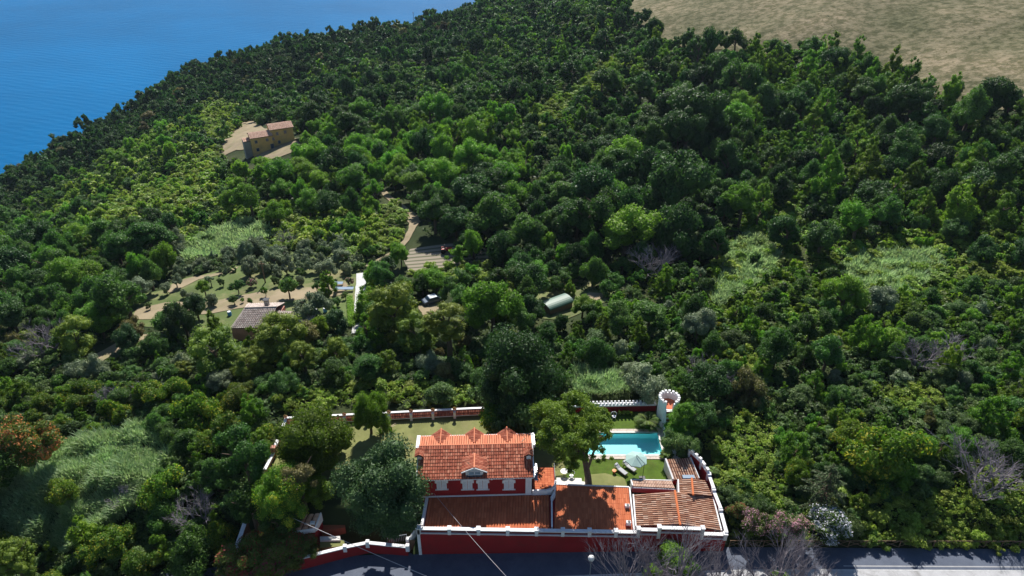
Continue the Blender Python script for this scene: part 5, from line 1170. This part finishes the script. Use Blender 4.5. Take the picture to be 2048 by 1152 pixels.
for i, (px, py) in enumerate([(768,862),(776,858),(762,868),(783,866)]):
    x, y, _ = P(px, py, 0); t = empty('agave', (x, y, .06)); m = MB()
    for k in range(16):
        a = k * 2.4; el = .5 + (k % 4) * .28; L = 1.5 if i < 2 else 1.1; c, s = math.cos(a), math.sin(a); e = (c * L * math.cos(el), s * L * math.cos(el), L * math.sin(el)); m.add([(c * .1 - s * .07, s * .1 + c * .07, 0), (c * .1 + s * .07, s * .1 - c * .07, 0), (e[0] * .6 + s * .06, e[1] * .6 - c * .06, e[2] * .7), e, (e[0] * .6 - s * .06, e[1] * .6 + c * .06, e[2] * .7)], [(0, 1, 2, 4), (4, 2, 3)])
    link(bpy.data.objects.new('leaves', m.mesh('leaves', M['tan'] if i == 1 else FOL['palm'])), t); tag(t, ['pointed agave beside the smaller glossy tree', 'straw coloured dry agave in the lawn bed', 'low agave at the left of the lawn bed', 'low agave at the right of the lawn bed'][i], 'plant')
for i, px in enumerate((1231, 1239, 1247, 1255, 1263)):
    x, y, _ = P(px, 826, .4); tree('shrub', x, y, .3, 'mid', h=.1, z=.05, trunk=False, name='clipped_shrub', sq=1.6, label=f'small clipped shrub, {["leftmost","second from left","middle one","fourth from left","rightmost"][i]} in the row below the crenellated wall', mat=FOL['bramble'])

# ---- the wooded slopes: darts thrown on the ground, larger trees first
def scatter():
    N = 190000; x = rng.uniform(-470, 380, N); y = rng.uniform(44, 640, N); z = zt(x, y); px, py, dep = Q(x, y, z)
    ok = (px > -260) & (px < 2380) & (py > -70) & (py < 1240) & (edge_dist(x, y) < 1) & ~((y < 54.5) & (x > -34))
    x, y, z, px, py, dep = (a[ok] for a in (x, y, z, px, py, dep))
    bad = np.zeros(len(x), bool)
    for c in CLEAR: bad |= inpoly(px, py, c)
    bad |= inpoly(px, py, FIELDZ)
    inr = np.zeros(len(x), bool); inb = np.zeros(len(x), bool)
    for c in REEDS: inr |= inpoly(px, py, c)
    for c in BRAMB: inb |= inpoly(px, py, c)
    ino = inpoly(px, py, ORCHZ)
    bad |= inr & (rng.random(len(x)) > .02); bad |= inb & (rng.random(len(x)) > .05); bad |= ino & ~((py < 555) & (px > 440) & (px < 720)) & (rng.random(len(x)) > .0)
    bad |= (y < 47.5)
    x, y, z, px, py, dep, inb = (a[~bad] for a in (x, y, z, px, py, dep, inb))
    grid = {}; cell = 6.0; out = []
    def put(X, Y, r): grid.setdefault((int(X // cell), int(Y // cell)), []).append((X, Y, r))
    for h_ in HERO_KEEP: put(*h_)
    for i in range(len(x)):
        w, (r0, r1), pack = zone_of(px[i], py[i]); r = r0 * .85 + (r1 * 1.12 - r0 * .85) * random.random() ** 1.9
        if inb[i]: r *= .55
        k = random.choices(list(w), list(w.values()))[0]
        if k == 'shrub': r *= .75
        if k == 'lush': r *= .72
        cxi, cyi = int(x[i] // cell), int(y[i] // cell); good = True
        for a in (-1, 0, 1):
            for b in (-1, 0, 1):
                for (X, Y, R) in grid.get((cxi + a, cyi + b), ()):
                    m = (r + R) * pack
                    if (X - x[i]) ** 2 + (Y - y[i]) ** 2 < m * m: good = False; break
                if not good: break
            if not good: break
        if good: put(x[i], y[i], r); out.append((x[i], y[i], z[i], r * 1.16, k, px[i], py[i], dep[i]))
    return out
TR = scatter()
bykind = {}
for t in TR: bykind.setdefault(t[4], []).append(t)
print('trees', len(TR), {k: len(v) for k, v in bykind.items()})
LB = {}
for k, L in bykind.items():
    seen = lambda t: (-20 < t[5] < 2068 and -20 < t[6] < 1172)
    L.sort(key=lambda t: -(t[3] / t[7]) * (1 if seen(t) else .01)); ind, rest = L[:290], L[290:]
    for (x, y, z, r, kk, px, py, dep) in ind:
        s = r * F / dep / 2         # radius in rendered pixels
        lod = 'near' if s > 13 else 'mid' if s > 6.5 else 'far'
        LB.setdefault(f'{SIZEW(r)} {KINDS[k][5]} {where(px, py)}', []).append((px, py, tree(k, x, y, r, lod, h=r * (random.uniform(.05, .22) + (random.uniform(0, .6) if r > 2.9 else 0) if k != 'shrub' else 0), z=z, trunk=s > 9 and k != 'shrub', label=f'{SIZEW(r)} {KINDS[k][5]} {where(px, py)}', group=GROUPN[k], sq=random.uniform(.85, 1.2))))
    if rest:
        VV = []; FF = []; TT = []; o = 0
        for (x, y, z, r, kk, px, py, dep) in rest:
            V, Fq = geo(k, 'rest' if r * F / dep < 14 else 'far', random.randrange(4)); a = random.uniform(0, 2 * PI); c, s = math.cos(a), math.sin(a)
            V = V @ np.array([[c, s, 0], [-s, c, 0], [0, 0, 1]]) * (r * np.array([random.uniform(.85, 1.15), random.uniform(.75, 1.15), random.uniform(.75, 1.2)])) + [x, y, z + r * (random.uniform(0, .22) + (random.uniform(0, .5) if r > 3 else 0) if k != 'shrub' else -.05)]
            VV.append(V); FF.append(Fq + o); TT.append(np.full(len(V), min(.999, .45 * random.random() + .55 * float(vnoise(x, y, 30, 12))))); o += len(V)
        me = npmesh('distant_' + KINDS[k][3], np.vstack(VV), np.vstack(FF), FOL[KINDS[k][0]], np.concatenate(TT))
        ob = link(bpy.data.objects.new('distant_' + ('shrubs' if k == 'shrub' else k + '_wood').replace('oak2', 'mixed_oak'), me)); tag(ob, f'mass of small far {KINDS[k][5]}s filling the hillside', 'woodland' if k != 'shrub' else 'scrub', kind='stuff')

for lab, L in LB.items():      # say which of several alike trees is meant
    n = len(L)
    if n < 2: continue
    horiz = (max(t[0] for t in L) - min(t[0] for t in L)) > (max(t[1] for t in L) - min(t[1] for t in L)); L.sort(key=lambda t: t[0] if horiz else t[1])
    a, b = ('left', 'right') if horiz else ('upper', 'lower'); ends = ('leftmost', 'rightmost', 'left') if horiz else ('topmost', 'lowest', 'top'); o_ = ['', 'second', 'third', 'fourth', 'fifth', 'sixth', 'seventh', 'eighth', 'ninth', 'tenth', 'eleventh', 'twelfth']
    for i, t in enumerate(L):
        w = (a if i == 0 else b) if n == 2 else ends[0] if i == 0 else ends[1] if i == n - 1 else (f'{o_[i]} from {ends[2]}' if i < 12 else None)
        if w is None: continue
        new = f'{w} {lab}'
        if len(new.replace('-', ' ').split()) <= 16: t[2]['label'] = new
# ---- ground cover, sampled evenly over what the photograph shows and placed on the ground
def cover(name, mat, N, polys, size, hgt, lab, cat, seed, px=(-260, 2400), py=(-40, 1200), mound=2.5, clear=True, up=.9, jit=.7, asp=.6, excl=(), szp=1.0):
    rg = np.random.default_rng(seed); X = rg.uniform(*px, N); Y = rg.uniform(*py, N)
    if polys is not None:
        m = np.zeros(N, bool)
        for c in polys: m |= inpoly(X, Y, c)
        X, Y = X[m], Y[m]
    bad = np.zeros(len(X), bool)
    if clear:
        for c in CLEAR: bad |= inpoly(X, Y, c)
        bad |= inpoly(X, Y, ORCH)
    for c in excl: bad |= inpoly(X, Y, c)
    X, Y = X[~bad], Y[~bad]; x, y, z = G(X, Y)
    ok = (edge_dist(x, y) < 2) & (y > 46.5) & (y < 640); x, y, z = x[ok], y[ok], z[ok]; _, _, dep = Q(x, y, z)
    if not clear: pass
    mh = (vnoise(x, y, mound, 3) * .7 + vnoise(x, y, mound * .35, 4) * .3) ** 1.5 * hgt
    C = np.stack([x, y, z + mh * rg.uniform(.55, 1.0, len(x)) + .05], 1)
    s = size * (dep / 90) ** szp
    e = .5; gxn = (vnoise(x + e, y, mound, 3) - vnoise(x - e, y, mound, 3)) * hgt; gyn = (vnoise(x, y + e, mound, 3) - vnoise(x, y - e, mound, 3)) * hgt
    Nn = np.stack([-gxn, -gyn, np.full(len(x), up)], 1)
    V, Fq = cards(C, Nn, s, rg, asp=asp, jit=jit); t = np.repeat(vnoise(x, y, mound * 1.6, 6), 4)
    o = link(bpy.data.objects.new(name, npmesh(name, V, Fq, FOL[mat], t)))
    return tag(o, lab, cat, kind='stuff')
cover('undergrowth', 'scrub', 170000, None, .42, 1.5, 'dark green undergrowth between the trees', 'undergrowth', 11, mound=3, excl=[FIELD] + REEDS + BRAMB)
cover('mixed_scrub', 'shrub', 90000, [[(-100,700),(1300,690),(2150,600),(2150,1110),(1440,1090),(1400,860),(1340,790),(560,815),(440,1120),(-100,1200)]], .3, 2.0, 'low mixed scrub around the property', 'scrub', 12, mound=2.6, excl=REEDS + BRAMB)
cover('bramble_thicket', 'bramble', 260000, BRAMB, .27, 2.3, 'pale green bramble and creeper thicket over the open slopes', 'bramble', 13, mound=1.5)
cover('field_tufts', 'grassy', 26000, [FIELD], .2, .3, 'low dry grass tufts across the hilltop field', 'grass', 14, mound=5, clear=False, szp=1.1)
cover('orchard_grass', 'grassy', 30000, [ORCH, CLEAR[1], CLEAR[2], TILL], .1, .25, 'short grass in the orchard and clearings', 'grass', 15, mound=2, clear=False, szp=1, excl=[CLEAR[3], CLEAR[4]])
cover('bank_brambles', 'bramble', 26000, [[(1462,1010),(1480,1000),(2150,1010),(2150,1098),(1462,1078)]], .26, 2.0, 'brambles on the bank above the roadside fence', 'bramble', 17, mound=1.8, clear=False)
def mounds():
    rg = np.random.default_rng(31); VV = []; FF = []; TT = []; o = 0; random.seed(5)
    for c in BRAMB + [[(1462,1000),(2150,1000),(2150,1092),(1462,1076)]]:
        xs = [p[0] for p in c]; ys = [p[1] for p in c]; gx, gy, gz = G(rg.uniform(min(xs), max(xs), 2500), rg.uniform(min(ys), max(ys), 2500)); px, py, dep = Q(gx, gy, gz); m = inpoly(px, py, c); done = []
        for x, y, z, d in zip(gx[m], gy[m], gz[m], dep[m]):
            r = random.uniform(.55, 1.5) * (1 if d < 130 else 1.5)
            if any((x - a) ** 2 + (y - b) ** 2 < (.62 * (r + q)) ** 2 for a, b, q in done): continue
            if len(done) > 260: break
            done.append((x, y, r)); V, Fq = geo('shrub', 'far', random.randrange(4)); a = random.uniform(0, 6.28); cc, ss = math.cos(a), math.sin(a)
            V = V @ np.array([[cc, ss, 0], [-ss, cc, 0], [0, 0, 1]]) * [r, r * random.uniform(.7, 1.3), r * random.uniform(.6, 1.1)] + [x, y, z - r * .15]
            VV.append(V); FF.append(Fq + o); TT.append(np.full(len(V), random.random())); o += len(V)
    ob = link(bpy.data.objects.new('creeper_mounds', npmesh('creeper_mounds', np.vstack(VV), np.vstack(FF), FOL['bramble'], np.concatenate(TT)))); tag(ob, 'rounded mounds of creeper and bramble on the open slopes', 'bramble', kind='stuff')
mounds()
def scrub_mounds(name, mat, N, poly, r0, r1, lab, seed, excl=(), lodn='rest', ymin=47, ymax=9999):
    rg = np.random.default_rng(seed); random.seed(seed); xs = [p[0] for p in poly]; ys = [p[1] for p in poly]; X = rg.uniform(min(xs), max(xs), N); Y = rg.uniform(min(ys), max(ys), N); m = inpoly(X, Y, poly)
    for c in (CLEAR + [ORCH] + REEDS if ymin > 40 else []) + list(excl): m &= ~inpoly(X, Y, c)
    x, y, z = G(X[m], Y[m]); ok = (edge_dist(x, y) < 0) & (~((y < 54.5) & (x > -34)) | (ymin < 40)) & (y > ymin) & (y < ymax); x, y, z = x[ok], y[ok], z[ok]; dep = Q(x, y, z)[2]; VV = []; FF = []; TT = []; o = 0
    for i in range(len(x)):
        r = random.uniform(r0, r1) * (dep[i] / 110) ** .5; V, Fq = geo('shrub' if i % 3 else 'oak2', lodn if dep[i] > 105 else 'far', random.randrange(4)); a = random.uniform(0, 6.28); cc, ss = math.cos(a), math.sin(a)
        V = V @ np.array([[cc, ss, 0], [-ss, cc, 0], [0, 0, 1]]) * [r, r * random.uniform(.7, 1.4), r * random.uniform(.6, 1.1)] + [x[i], y[i], z[i] - r * .1]
        VV.append(V); FF.append(Fq + o); TT.append(np.full(len(V), random.random() * .5 + .5 * float(vnoise(x[i], y[i], 14, 3)))); o += len(V)
    ob = link(bpy.data.objects.new(name, npmesh(name, np.vstack(VV), np.vstack(FF), FOL[mat], np.concatenate(TT)))); tag(ob, lab, 'scrub', kind='stuff'); print(name, len(x))
scrub_mounds('low_scrub', 'shrub', 3600, [(-100,690),(400,690),(1300,690),(1300,560),(2150,560),(2150,1090),(1462,1080),(1400,860),(1340,790),(940,812),(560,812),(440,1130),(-100,1200)], .8, 1.7, 'low mixed bushes filling the ground between the trees', 41, excl=BRAMB)
scrub_mounds('slope_scrub', 'bramble', 1500, [(60,470),(200,330),(330,250),(480,200),(520,240),(430,320),(440,400),(620,410),(760,440),(740,510),(560,500),(400,500),(260,500)], .9, 2.2, 'low light green bushes on the slope below the ochre farmhouse', 42)
scrub_mounds('right_scrub', 'lush', 900, [(1480,430),(1560,380),(2150,420),(2150,640),(1400,700),(1400,600)], .8, 1.9, 'low bright bushes on the right mid slope', 43)
scrub_mounds('verge_scrub', 'shrub', 1100, [(-400,1170),(2500,1160),(2500,1480),(-400,1480)], .5, 1.1, 'low bushes on the verge below the pavement', 44, ymin=24, ymax=46.3)
def reeds():
    rg = np.random.default_rng(21); X = rg.uniform(-80, 2150, 900000); Y = rg.uniform(430, 1140, 900000); m = np.zeros(len(X), bool)
    for c in REEDS: m |= inpoly(X, Y, c)
    X, Y = X[m], Y[m]; x, y, z = G(X, Y); _, _, dep = Q(x, y, z); n = len(x); hh = rg.uniform(1.0, 1.9, n) * (.35 + 1.1 * vnoise(x, y, 1.9, 5) + .4 * vnoise(x, y, .7, 15))
    a = rg.uniform(0, 2 * PI, n) * .9 + 5 * vnoise(x, y, 1.4, 8); lean = rg.uniform(.15, .8, n); d = np.stack([np.cos(a), np.sin(a), np.zeros(n)], 1); w = .05 * (dep / 85)[:, None]; s = np.stack([-d[:, 1], d[:, 0], np.zeros(n)], 1)
    B = np.stack([x, y, z], 1) + np.array([0, 0, 1]) * (hh * .45)[:, None]; T = B + d * (hh * lean * .7)[:, None] + np.array([0, 0, 1]) * (hh * .55)[:, None]
    mid = B * .45 + T * .55 + np.array([0, 0, .12])
    V = np.stack([B, mid - s * w, T, mid + s * w], 1).reshape(-1, 3)
    o = link(bpy.data.objects.new('reed_bed', npmesh('reed_bed', V, np.arange(4 * n).reshape(n, 4), FOL['reed'], np.repeat(vnoise(x, y, 4, 9) * .8, 4)))); tag(o, 'pale blue-green reeds growing in dense beds', 'reeds', kind='stuff'); print('reeds', n)
reeds()

# ================================================================== FAR BUILDINGS AND SMALL THINGS
def block(t, pBL, pBR, z_eave, z_ridge, depth, wallm, tile, zb=-6, wins=(), part='wall', over=.3, sp=.35):
    """gabled block: front wall runs pBL -> pBR (x,y); ridge parallel to the front"""
    a, b = Vector(pBL), Vector(pBR); u = (b - a).normalized(); v = Vector((-u.y, u.x)); L = (b - a).length
    g = lambda s, d, z: (*(a + u * s + v * d), z)
    m = MB().prism([g(0, 0, 0)[:2], g(L, 0, 0)[:2], g(L, depth, 0)[:2], g(0, depth, 0)[:2]], zb, z_eave)
    for s in (0, L - .2): m.add([g(s, 0, z_eave), g(s, depth, z_eave), g(s, depth / 2, z_ridge - .1), g(s + .2, 0, z_eave), g(s + .2, depth, z_eave), g(s + .2, depth / 2, z_ridge - .1)], [(0, 1, 2), (5, 4, 3), (0, 2, 5, 3), (2, 1, 4, 5)])
    m.build(part, wallm, t)
    sl = (z_ridge - z_eave) / (depth / 2)
    tiles('roof', g(-over, -over, z_eave - over * sl + .08), g(L + over, -over, z_eave - over * sl + .08), g(L + over, depth / 2, z_ridge + .08), g(-over, depth / 2, z_ridge + .08), sp, .5, tile, t)
    tiles('roof', g(L + over, depth + over, z_eave - over * sl + .08), g(-over, depth + over, z_eave - over * sl + .08), g(-over, depth / 2, z_ridge + .08), g(L + over, depth / 2, z_ridge + .08), sp, .5, tile, t)
    for (s, z, w, h) in wins:
        f = MB(); 
        f.prism([g(s - w / 2 - .1, -.06, 0)[:2], g(s + w / 2 + .1, -.06, 0)[:2], g(s + w / 2 + .1, .02, 0)[:2], g(s - w / 2 - .1, .02, 0)[:2]], z - .1, z + h + .1); wn = f.build('window', 'tan', t)
        MB().prism([g(s - w / 2, -.09, 0)[:2], g(s + w / 2, -.09, 0)[:2], g(s + w / 2, -.055, 0)[:2], g(s - w / 2, -.055, 0)[:2]], z, z + h).build('pane', 'glass', wn)
    return g
x, y, z = G1(538, 300)
yh = tag(empty('farmhouse', (x, y, z)), 'ochre two-block farmhouse with pale pink tiled roofs on the wooded slope', 'house')
f0, f1 = P2(508, 311, z - 1.0), P2(549, 299, z)
zE = z + 5.2
g0_ = block(yh, f0, f1, zE, zE + 1.1, 6.0, 'yellowwall', M['tile_pale'], zb=z - 5, wins=[(1.6, z + 3.2, .8, 1.0), (5.4, z + 3.4, .8, 1.0), (7.6, z + 3.4, .8, 1.0), (1.7, z + .3, .9, 1.1), (6.8, z + .2, 1.1, 2.0)])
ang = math.atan2(f1[1] - f0[1], f1[0] - f0[0]); L_ = math.hypot(f1[0] - f0[0], f1[1] - f0[1])
h0 = g0_(L_ - .1, 1.2, 0)[:2]; h1 = g0_(L_ + 7.8, 1.2, 0)[:2]
block(yh, h0, h1, zE + 1.6, zE + 2.8, 6.4, 'yellowwall', M['tile_pale'], zb=z - 5, wins=[(2.2, z + 4.6, .8, 1.1), (5.0, z + 4.8, .8, 1.1), (2.4, z + 1.5, .8, 1.1)], part='taller_wall')
s0_ = g0_(-2.4, 2.0, 0)[:2]; s1_ = g0_(-.05, 2.0, 0)[:2]; s2_ = g0_(-.05, 5.5, 0)[:2]; s3_ = g0_(-2.4, 5.5, 0)[:2]
MB().prism([s0_, s1_, s2_, s3_], z - 5, z + 3.6).build('side_wall', 'greywall', yh); tiles('side_roof', (*s0_, z + 3.65), (*s1_, z + 3.65), (*s2_, z + 4.0), (*s3_, z + 4.0), .4, .6, M['tile_pale'], yh)
# grey-pink roofed farmhouse
x, y, z = G1(500, 668); fh = tag(empty('farmhouse', (x, y, z)), 'low farmhouse with a wide pinkish grey tiled roof half hidden by pines', 'house')
ze = z + 3.0
A0, A1, A2, A3, R0, R1 = P(462,657,ze), P(540,655,ze), P(543,613,ze), P(476,612,ze), P(474,618,ze + 1.6), P(540,617,ze + 1.6)
MB().prism([A0[:2], A1[:2], (A1[0] + .5, A1[1] + 7.2), (A0[0] + .5, A0[1] + 7.2)], z - 1.5, ze - .1).build('wall', 'pink', fh)
w0, w1 = Vector(A0), Vector(A1); d_ = Vector((.3, 3.9, 1.7)); hip = Vector((1.2, 0, 0))
tiles('roof', w0, w1, w1 + d_, w0 + d_ + hip, .36, .5, M['tile_grey'], fh)
bk = Vector((.3, 8.0, 0)); tiles('roof', w1 + bk, w0 + bk, w0 + d_ + hip, w1 + d_, .36, .5, M['tile_grey'], fh); tiles('roof', w0 + bk, w0, w0 + d_ + hip, w0 + d_ + hip + Vector((.02, .02, 0)), .36, .5, M['tile_grey'], fh)
MB().tube([w0 + d_ + hip + Vector((0, 0, .08)), w1 + d_ + Vector((0, 0, .08))], .14, 6).build('ridge', 'tile_grey', fh)
c = w1 + d_ + Vector((-2.2, 1.4, -.3)); ch = MB().box(c.x - .35, c.x + .35, c.y - .35, c.y + .35, c.z - .8, c.z + 1.0).build('chimney', 'greywall', fh); MB().box(c.x - .5, c.x + .5, c.y - .5, c.y + .5, c.z + 1.0, c.z + 1.1).build('cap', 'dark', ch)
wb0, wb1 = P(592,660,ze - .3), P(616,662,ze - .3); 
MB().prism([A1[:2], wb1[:2], (wb1[0] + .2, wb1[1] + 5.5), (A1[0], A1[1] + 5.5)], z - 1.5, ze - .6).build('wing_wall', 'pink', fh)
tiles('wing_roof', Vector((A1[0], A1[1] - .2, ze - .35)), Vector(wb1), Vector((wb1[0] + .7, wb1[1] + 4.3, ze + .7)), Vector((A1[0], A1[1] + 4.3, ze + .7)), .36, .5, M['tile_grey'], fh)
# green shed with a curved roof
x, y, z = G1(1112, 622); sd = tag(empty('shed', (x, y, z)), 'long shed with a curved green sheet roof in a clearing', 'shed')
e0, e1 = Vector(P(1100, 622, z + 1.3)), Vector(P(1148, 604, z + 1.3)); u = (e1 - e0).normalized(); v = Vector((-u.y, u.x, 0)); W_ = 3.3
vs = []; n = 10
for e in (e0, e1):
    for lift in (0, .07):
        for i in range(n + 1):
            a = PI * i / n; vs.append(e + v * (W_ / 2 - W_ / 2 * math.cos(a)) + Vector((0, 0, .62 * math.sin(a) + lift)))
m = MB(); k = n + 1; m.add(vs, [(k + i, 3 * k + i, 3 * k + i + 1, k + i + 1) for i in range(n)] + [(i + 1, 2 * k + i + 1, 2 * k + i, i) for i in range(n)] + [(i, k + i, k + i + 1, i + 1) for i in range(n)] + [(2 * k + i + 1, 3 * k + i + 1, 3 * k + i, 2 * k + i) for i in range(n)])
m.build('roof', 'greensheet', sd, smooth=False)
q_ = [e0 + u * .2 + v * .2, e1 - u * .2 + v * .2, e1 - u * .2 + v * (W_ - .2), e0 + u * .2 + v * (W_ - .2)]
MB().prism([p.xy[:] for p in q_], z - 2, z + 1.4).build('wall', 'wood', sd)
# parked car
def car(px, py, ang, lab):
    x, y, z = G1(px, py); t = tag(empty('parked_car', (x, y, z + .15), ang), lab, 'car')
    prof = [(-2.1, .35), (-2.15, .75), (-1.95, .95), (-1.3, 1.02), (-.85, 1.45), (.75, 1.47), (1.35, 1.0), (2.0, .85), (2.15, .6), (2.1, .35)]
    def ext(pr, w, nm, mt, par, ins=0.0):
        n = len(pr); vs = [(p[0], -w + (0.14 if p[1] > 1.2 else 0), p[1]) for p in pr] + [(p[0], w - (0.14 if p[1] > 1.2 else 0), p[1]) for p in pr]
        o = link(bpy.data.objects.new(nm, MB().add(vs, [tuple(range(n)), tuple(range(2 * n - 1, n - 1, -1))] + [(i, n + i, n + (i + 1) % n, (i + 1) % n) for i in range(n)]).mesh(nm, M[mt])), par); return o
    b = ext(prof, .88, 'body', 'carpaint', t); bevel(b, .05)
    ext([(-.83, 1.0), (-.7, 1.4), (.68, 1.42), (1.15, 1.0)], .84 + .05, 'side_window', 'glass', t)
    for a, nm in (([(1.33, -.7, 1.03), (1.33, .7, 1.03), (.82, .62, 1.46), (.82, -.62, 1.46)], 'windscreen'), ([(-1.3, .7, 1.06), (-1.3, -.7, 1.06), (-.9, -.62, 1.46), (-.9, .62, 1.46)], 'rear_window')):
        o = link(bpy.data.objects.new(nm, MB().slab(a, .03).mesh(nm, M['glass'])), t); o.location.z = .03
    link(bpy.data.objects.new('roof', MB().box(-.7, .66, -.66, .66, 1.475, 1.5).mesh('roof', plain('pale_car_roof', (.6, .66, .72), .2, 0, spec=.8))), t)
    for wx in (-1.35, 1.35):
        for wy_ in (-.85, .85):
            w = link(bpy.data.objects.new('wheel', MB().tube([(wx, wy_ - .1, .33), (wx, wy_ + .1, .33)], .33, 14).mesh('wheel', M['rubber'])), t); link(bpy.data.objects.new('rim', MB().tube([(wx, wy_ - .115, .33), (wx, wy_ + .115, .33)], .2, 10).mesh('rim', M['metal'])), w)
car(866, 606, .5, 'silver-blue car parked in the trees below the tilled plot')
# small red tractor on the tilled plot
x, y, z = G1(893, 506); t = tag(empty('tractor', (x, y, z + .15), .1), 'small red tractor at the shaded end of the tilled plot', 'tractor')
for nm, b, mt in (('bonnet', (-.1, 1.3, -.3, .3, .6, 1.15), 'redpaint'), ('chassis', (-1.0, 1.2, -.25, .25, .4, .62), 'dark'), ('seat', (-.85, -.4, -.25, .25, .9, 1.05), 'dark'), ('mudguard', (-1.1, -.3, -.75, -.4, 1.1, 1.18), 'redpaint'), ('mudguard', (-1.1, -.3, .4, .75, 1.1, 1.18), 'redpaint')):
    link(bpy.data.objects.new(nm, MB().box(*b).mesh(nm, M[mt])), t)
for wx, wy_, r in ((-.7, -.6, .55), (-.7, .6, .55), (.95, -.45, .33), (.95, .45, .33)): link(bpy.data.objects.new('wheel', MB().tube([(wx, wy_ - .14, r), (wx, wy_ + .14, r)], r, 14).mesh('wheel', M['rubber'])), t)
link(bpy.data.objects.new('roll_bar', MB().tube([(-.35, -.4, .6), (-.35, -.4, 1.9), (-.35, .4, 1.9), (-.35, .4, .6)], .04, 5).mesh('roll_bar', M['dark'])), t)
# utility pole
def upole(px, py, h, lab, dark='wood'):
    x, y, z = G1(px, py); t = tag(empty('utility_pole', (x, y, z)), lab, 'utility pole'); MB().tube([(x, y, z - .3), (x, y, z + h)], [.16, .11], 8).build('pole', dark, t); MB().box(x - .6, x + .6, y - .06, y + .06, z + h - .7, z + h - .58).build('crossarm', dark, t)
upole(531, 566, 5.2, 'wooden utility pole standing among the orchard trees')
upole(828, 52, 9.0, 'thin dark pole on the skyline against the sea')
# vegetable-garden frames, blue barrels, white things
fr0 = G1(688, 583); t = tag(empty('cold_frame', fr0), 'long low white frame between the vegetable beds beside the lane', 'garden frame'); x, y, z = fr0
MB().box(x - 2.0, x + 2.0, y - .5, y + .5, z + .75, z + .82).build('cover', 'blueglass', t)
for s in (-1.9, 0, 1.9): MB().tube([(x + s, y - .45, z), (x + s, y - .45, z + .76)], .04, 5).build('post', 'white', t)
fr0 = G1(676, 572); t = tag(empty('garden_table', fr0), 'small pale table under the trees behind the cold frame', 'table'); x, y, z = fr0
MB().box(x - 1.1, x + 1.1, y - .5, y + .5, z + .7, z + .78).build('tabletop', 'blueglass', t)
for s in ((-1, -.4), (1, -.4), (-1, .4), (1, .4)): MB().tube([(x + s[0], y + s[1], z), (x + s[0], y + s[1], z + .71)], .04, 5).build('leg', 'metal', t)
for i, (px, py, lab) in enumerate([(460, 632, 'blue barrel beside the left end of the pinkish grey roof'), (633, 628, 'blue barrel in the shade right of the farmhouse wing'), (651, 625, 'blue barrel beside the vegetable beds')]):
    x, y, z = G1(px, py); t = empty('barrel', (x, y, z)); tag(t, lab, 'barrel'); MB().lathe((x, y, z), [(.3, 0), (.36, .1), (.38, .5), (.36, .9), (.3, 1.0)], 14).build('drum', 'blueplastic', t); MB().lathe((x, y, z + 1.0), [(.31, 0), (.31, .04), (.05, .05)], 14).build('lid', 'white', t)
hd = G1(702, 626); t = tag(empty('clipped_hedge', hd), 'bright green clipped hedge along the left side of the concrete lane', 'hedge')
rg = np.random.default_rng(9); q0 = np.array(G1(700, 598)); q1 = np.array(G1(704, 655)); s = rg.uniform(0, 1, 6000)[:, None]; C = q0 + (q1 - q0) * s + np.stack([rg.uniform(-.6, .6, 6000), rg.uniform(-.2, .2, 6000), rg.uniform(0, 1.1, 6000)], 1)
V, Fq = cards(C, np.tile([0, 0, 1.], (6000, 1)), np.full(6000, .2), rg); o = link(bpy.data.objects.new('leaves', npmesh('leaves', V - np.array(hd), Fq, FOL['bright'])), t)
# coast: pale terrace with two umbrella pines
x, y, z = G1(752, 62); t = tag(empty('coast_terrace', (x, y, z)), 'pale pink terrace and low building at the top of the sea cliff', 'building')
MB().box(x - 6, x + 9, y - 3, y + 6, z - 4, z + 2.2).build('terrace', 'tile_pale', t); MB().box(x - 4, x + 1, y - 2, y + 3, z + 2.2, z + 4.2).build('wall', 'pink', t)
for px, py, lab in ((704, 52, 'flat-topped umbrella pine on the cliff edge, left of its twin'), (730, 50, 'flat-topped umbrella pine directly beside the pale cliff terrace')):
    x, y, z = G1(px, py + 6); tt = tree('pine', x, y, 4.2, 'mid', h=6.0, sq=.28, label=lab, name='umbrella_pine')

# ================================================================== THE AIR
HZ = 1
if HZ:
    hz = MB().box(-3450, 3450, -220, 6300, SEA - 27, H + 14); me = hz.mesh('haze', bpy.data.materials.new('haze_air')); m = me.materials[0]; m.use_nodes = True; n = m.node_tree; n.nodes.remove(n.nodes['Principled BSDF'])
    v = n.nodes.new('ShaderNodeVolumePrincipled'); v.inputs['Color'].default_value = (.62, .78, 1, 1); v.inputs['Density'].default_value = .00005; v.inputs['Anisotropy'].default_value = .2
    n.links.new(v.outputs[0], n.nodes['Material Output'].inputs['Volume']); tag(link(bpy.data.objects.new('haze', me)), 'thin blue summer air over the whole hillside and sea', 'haze', kind='stuff')
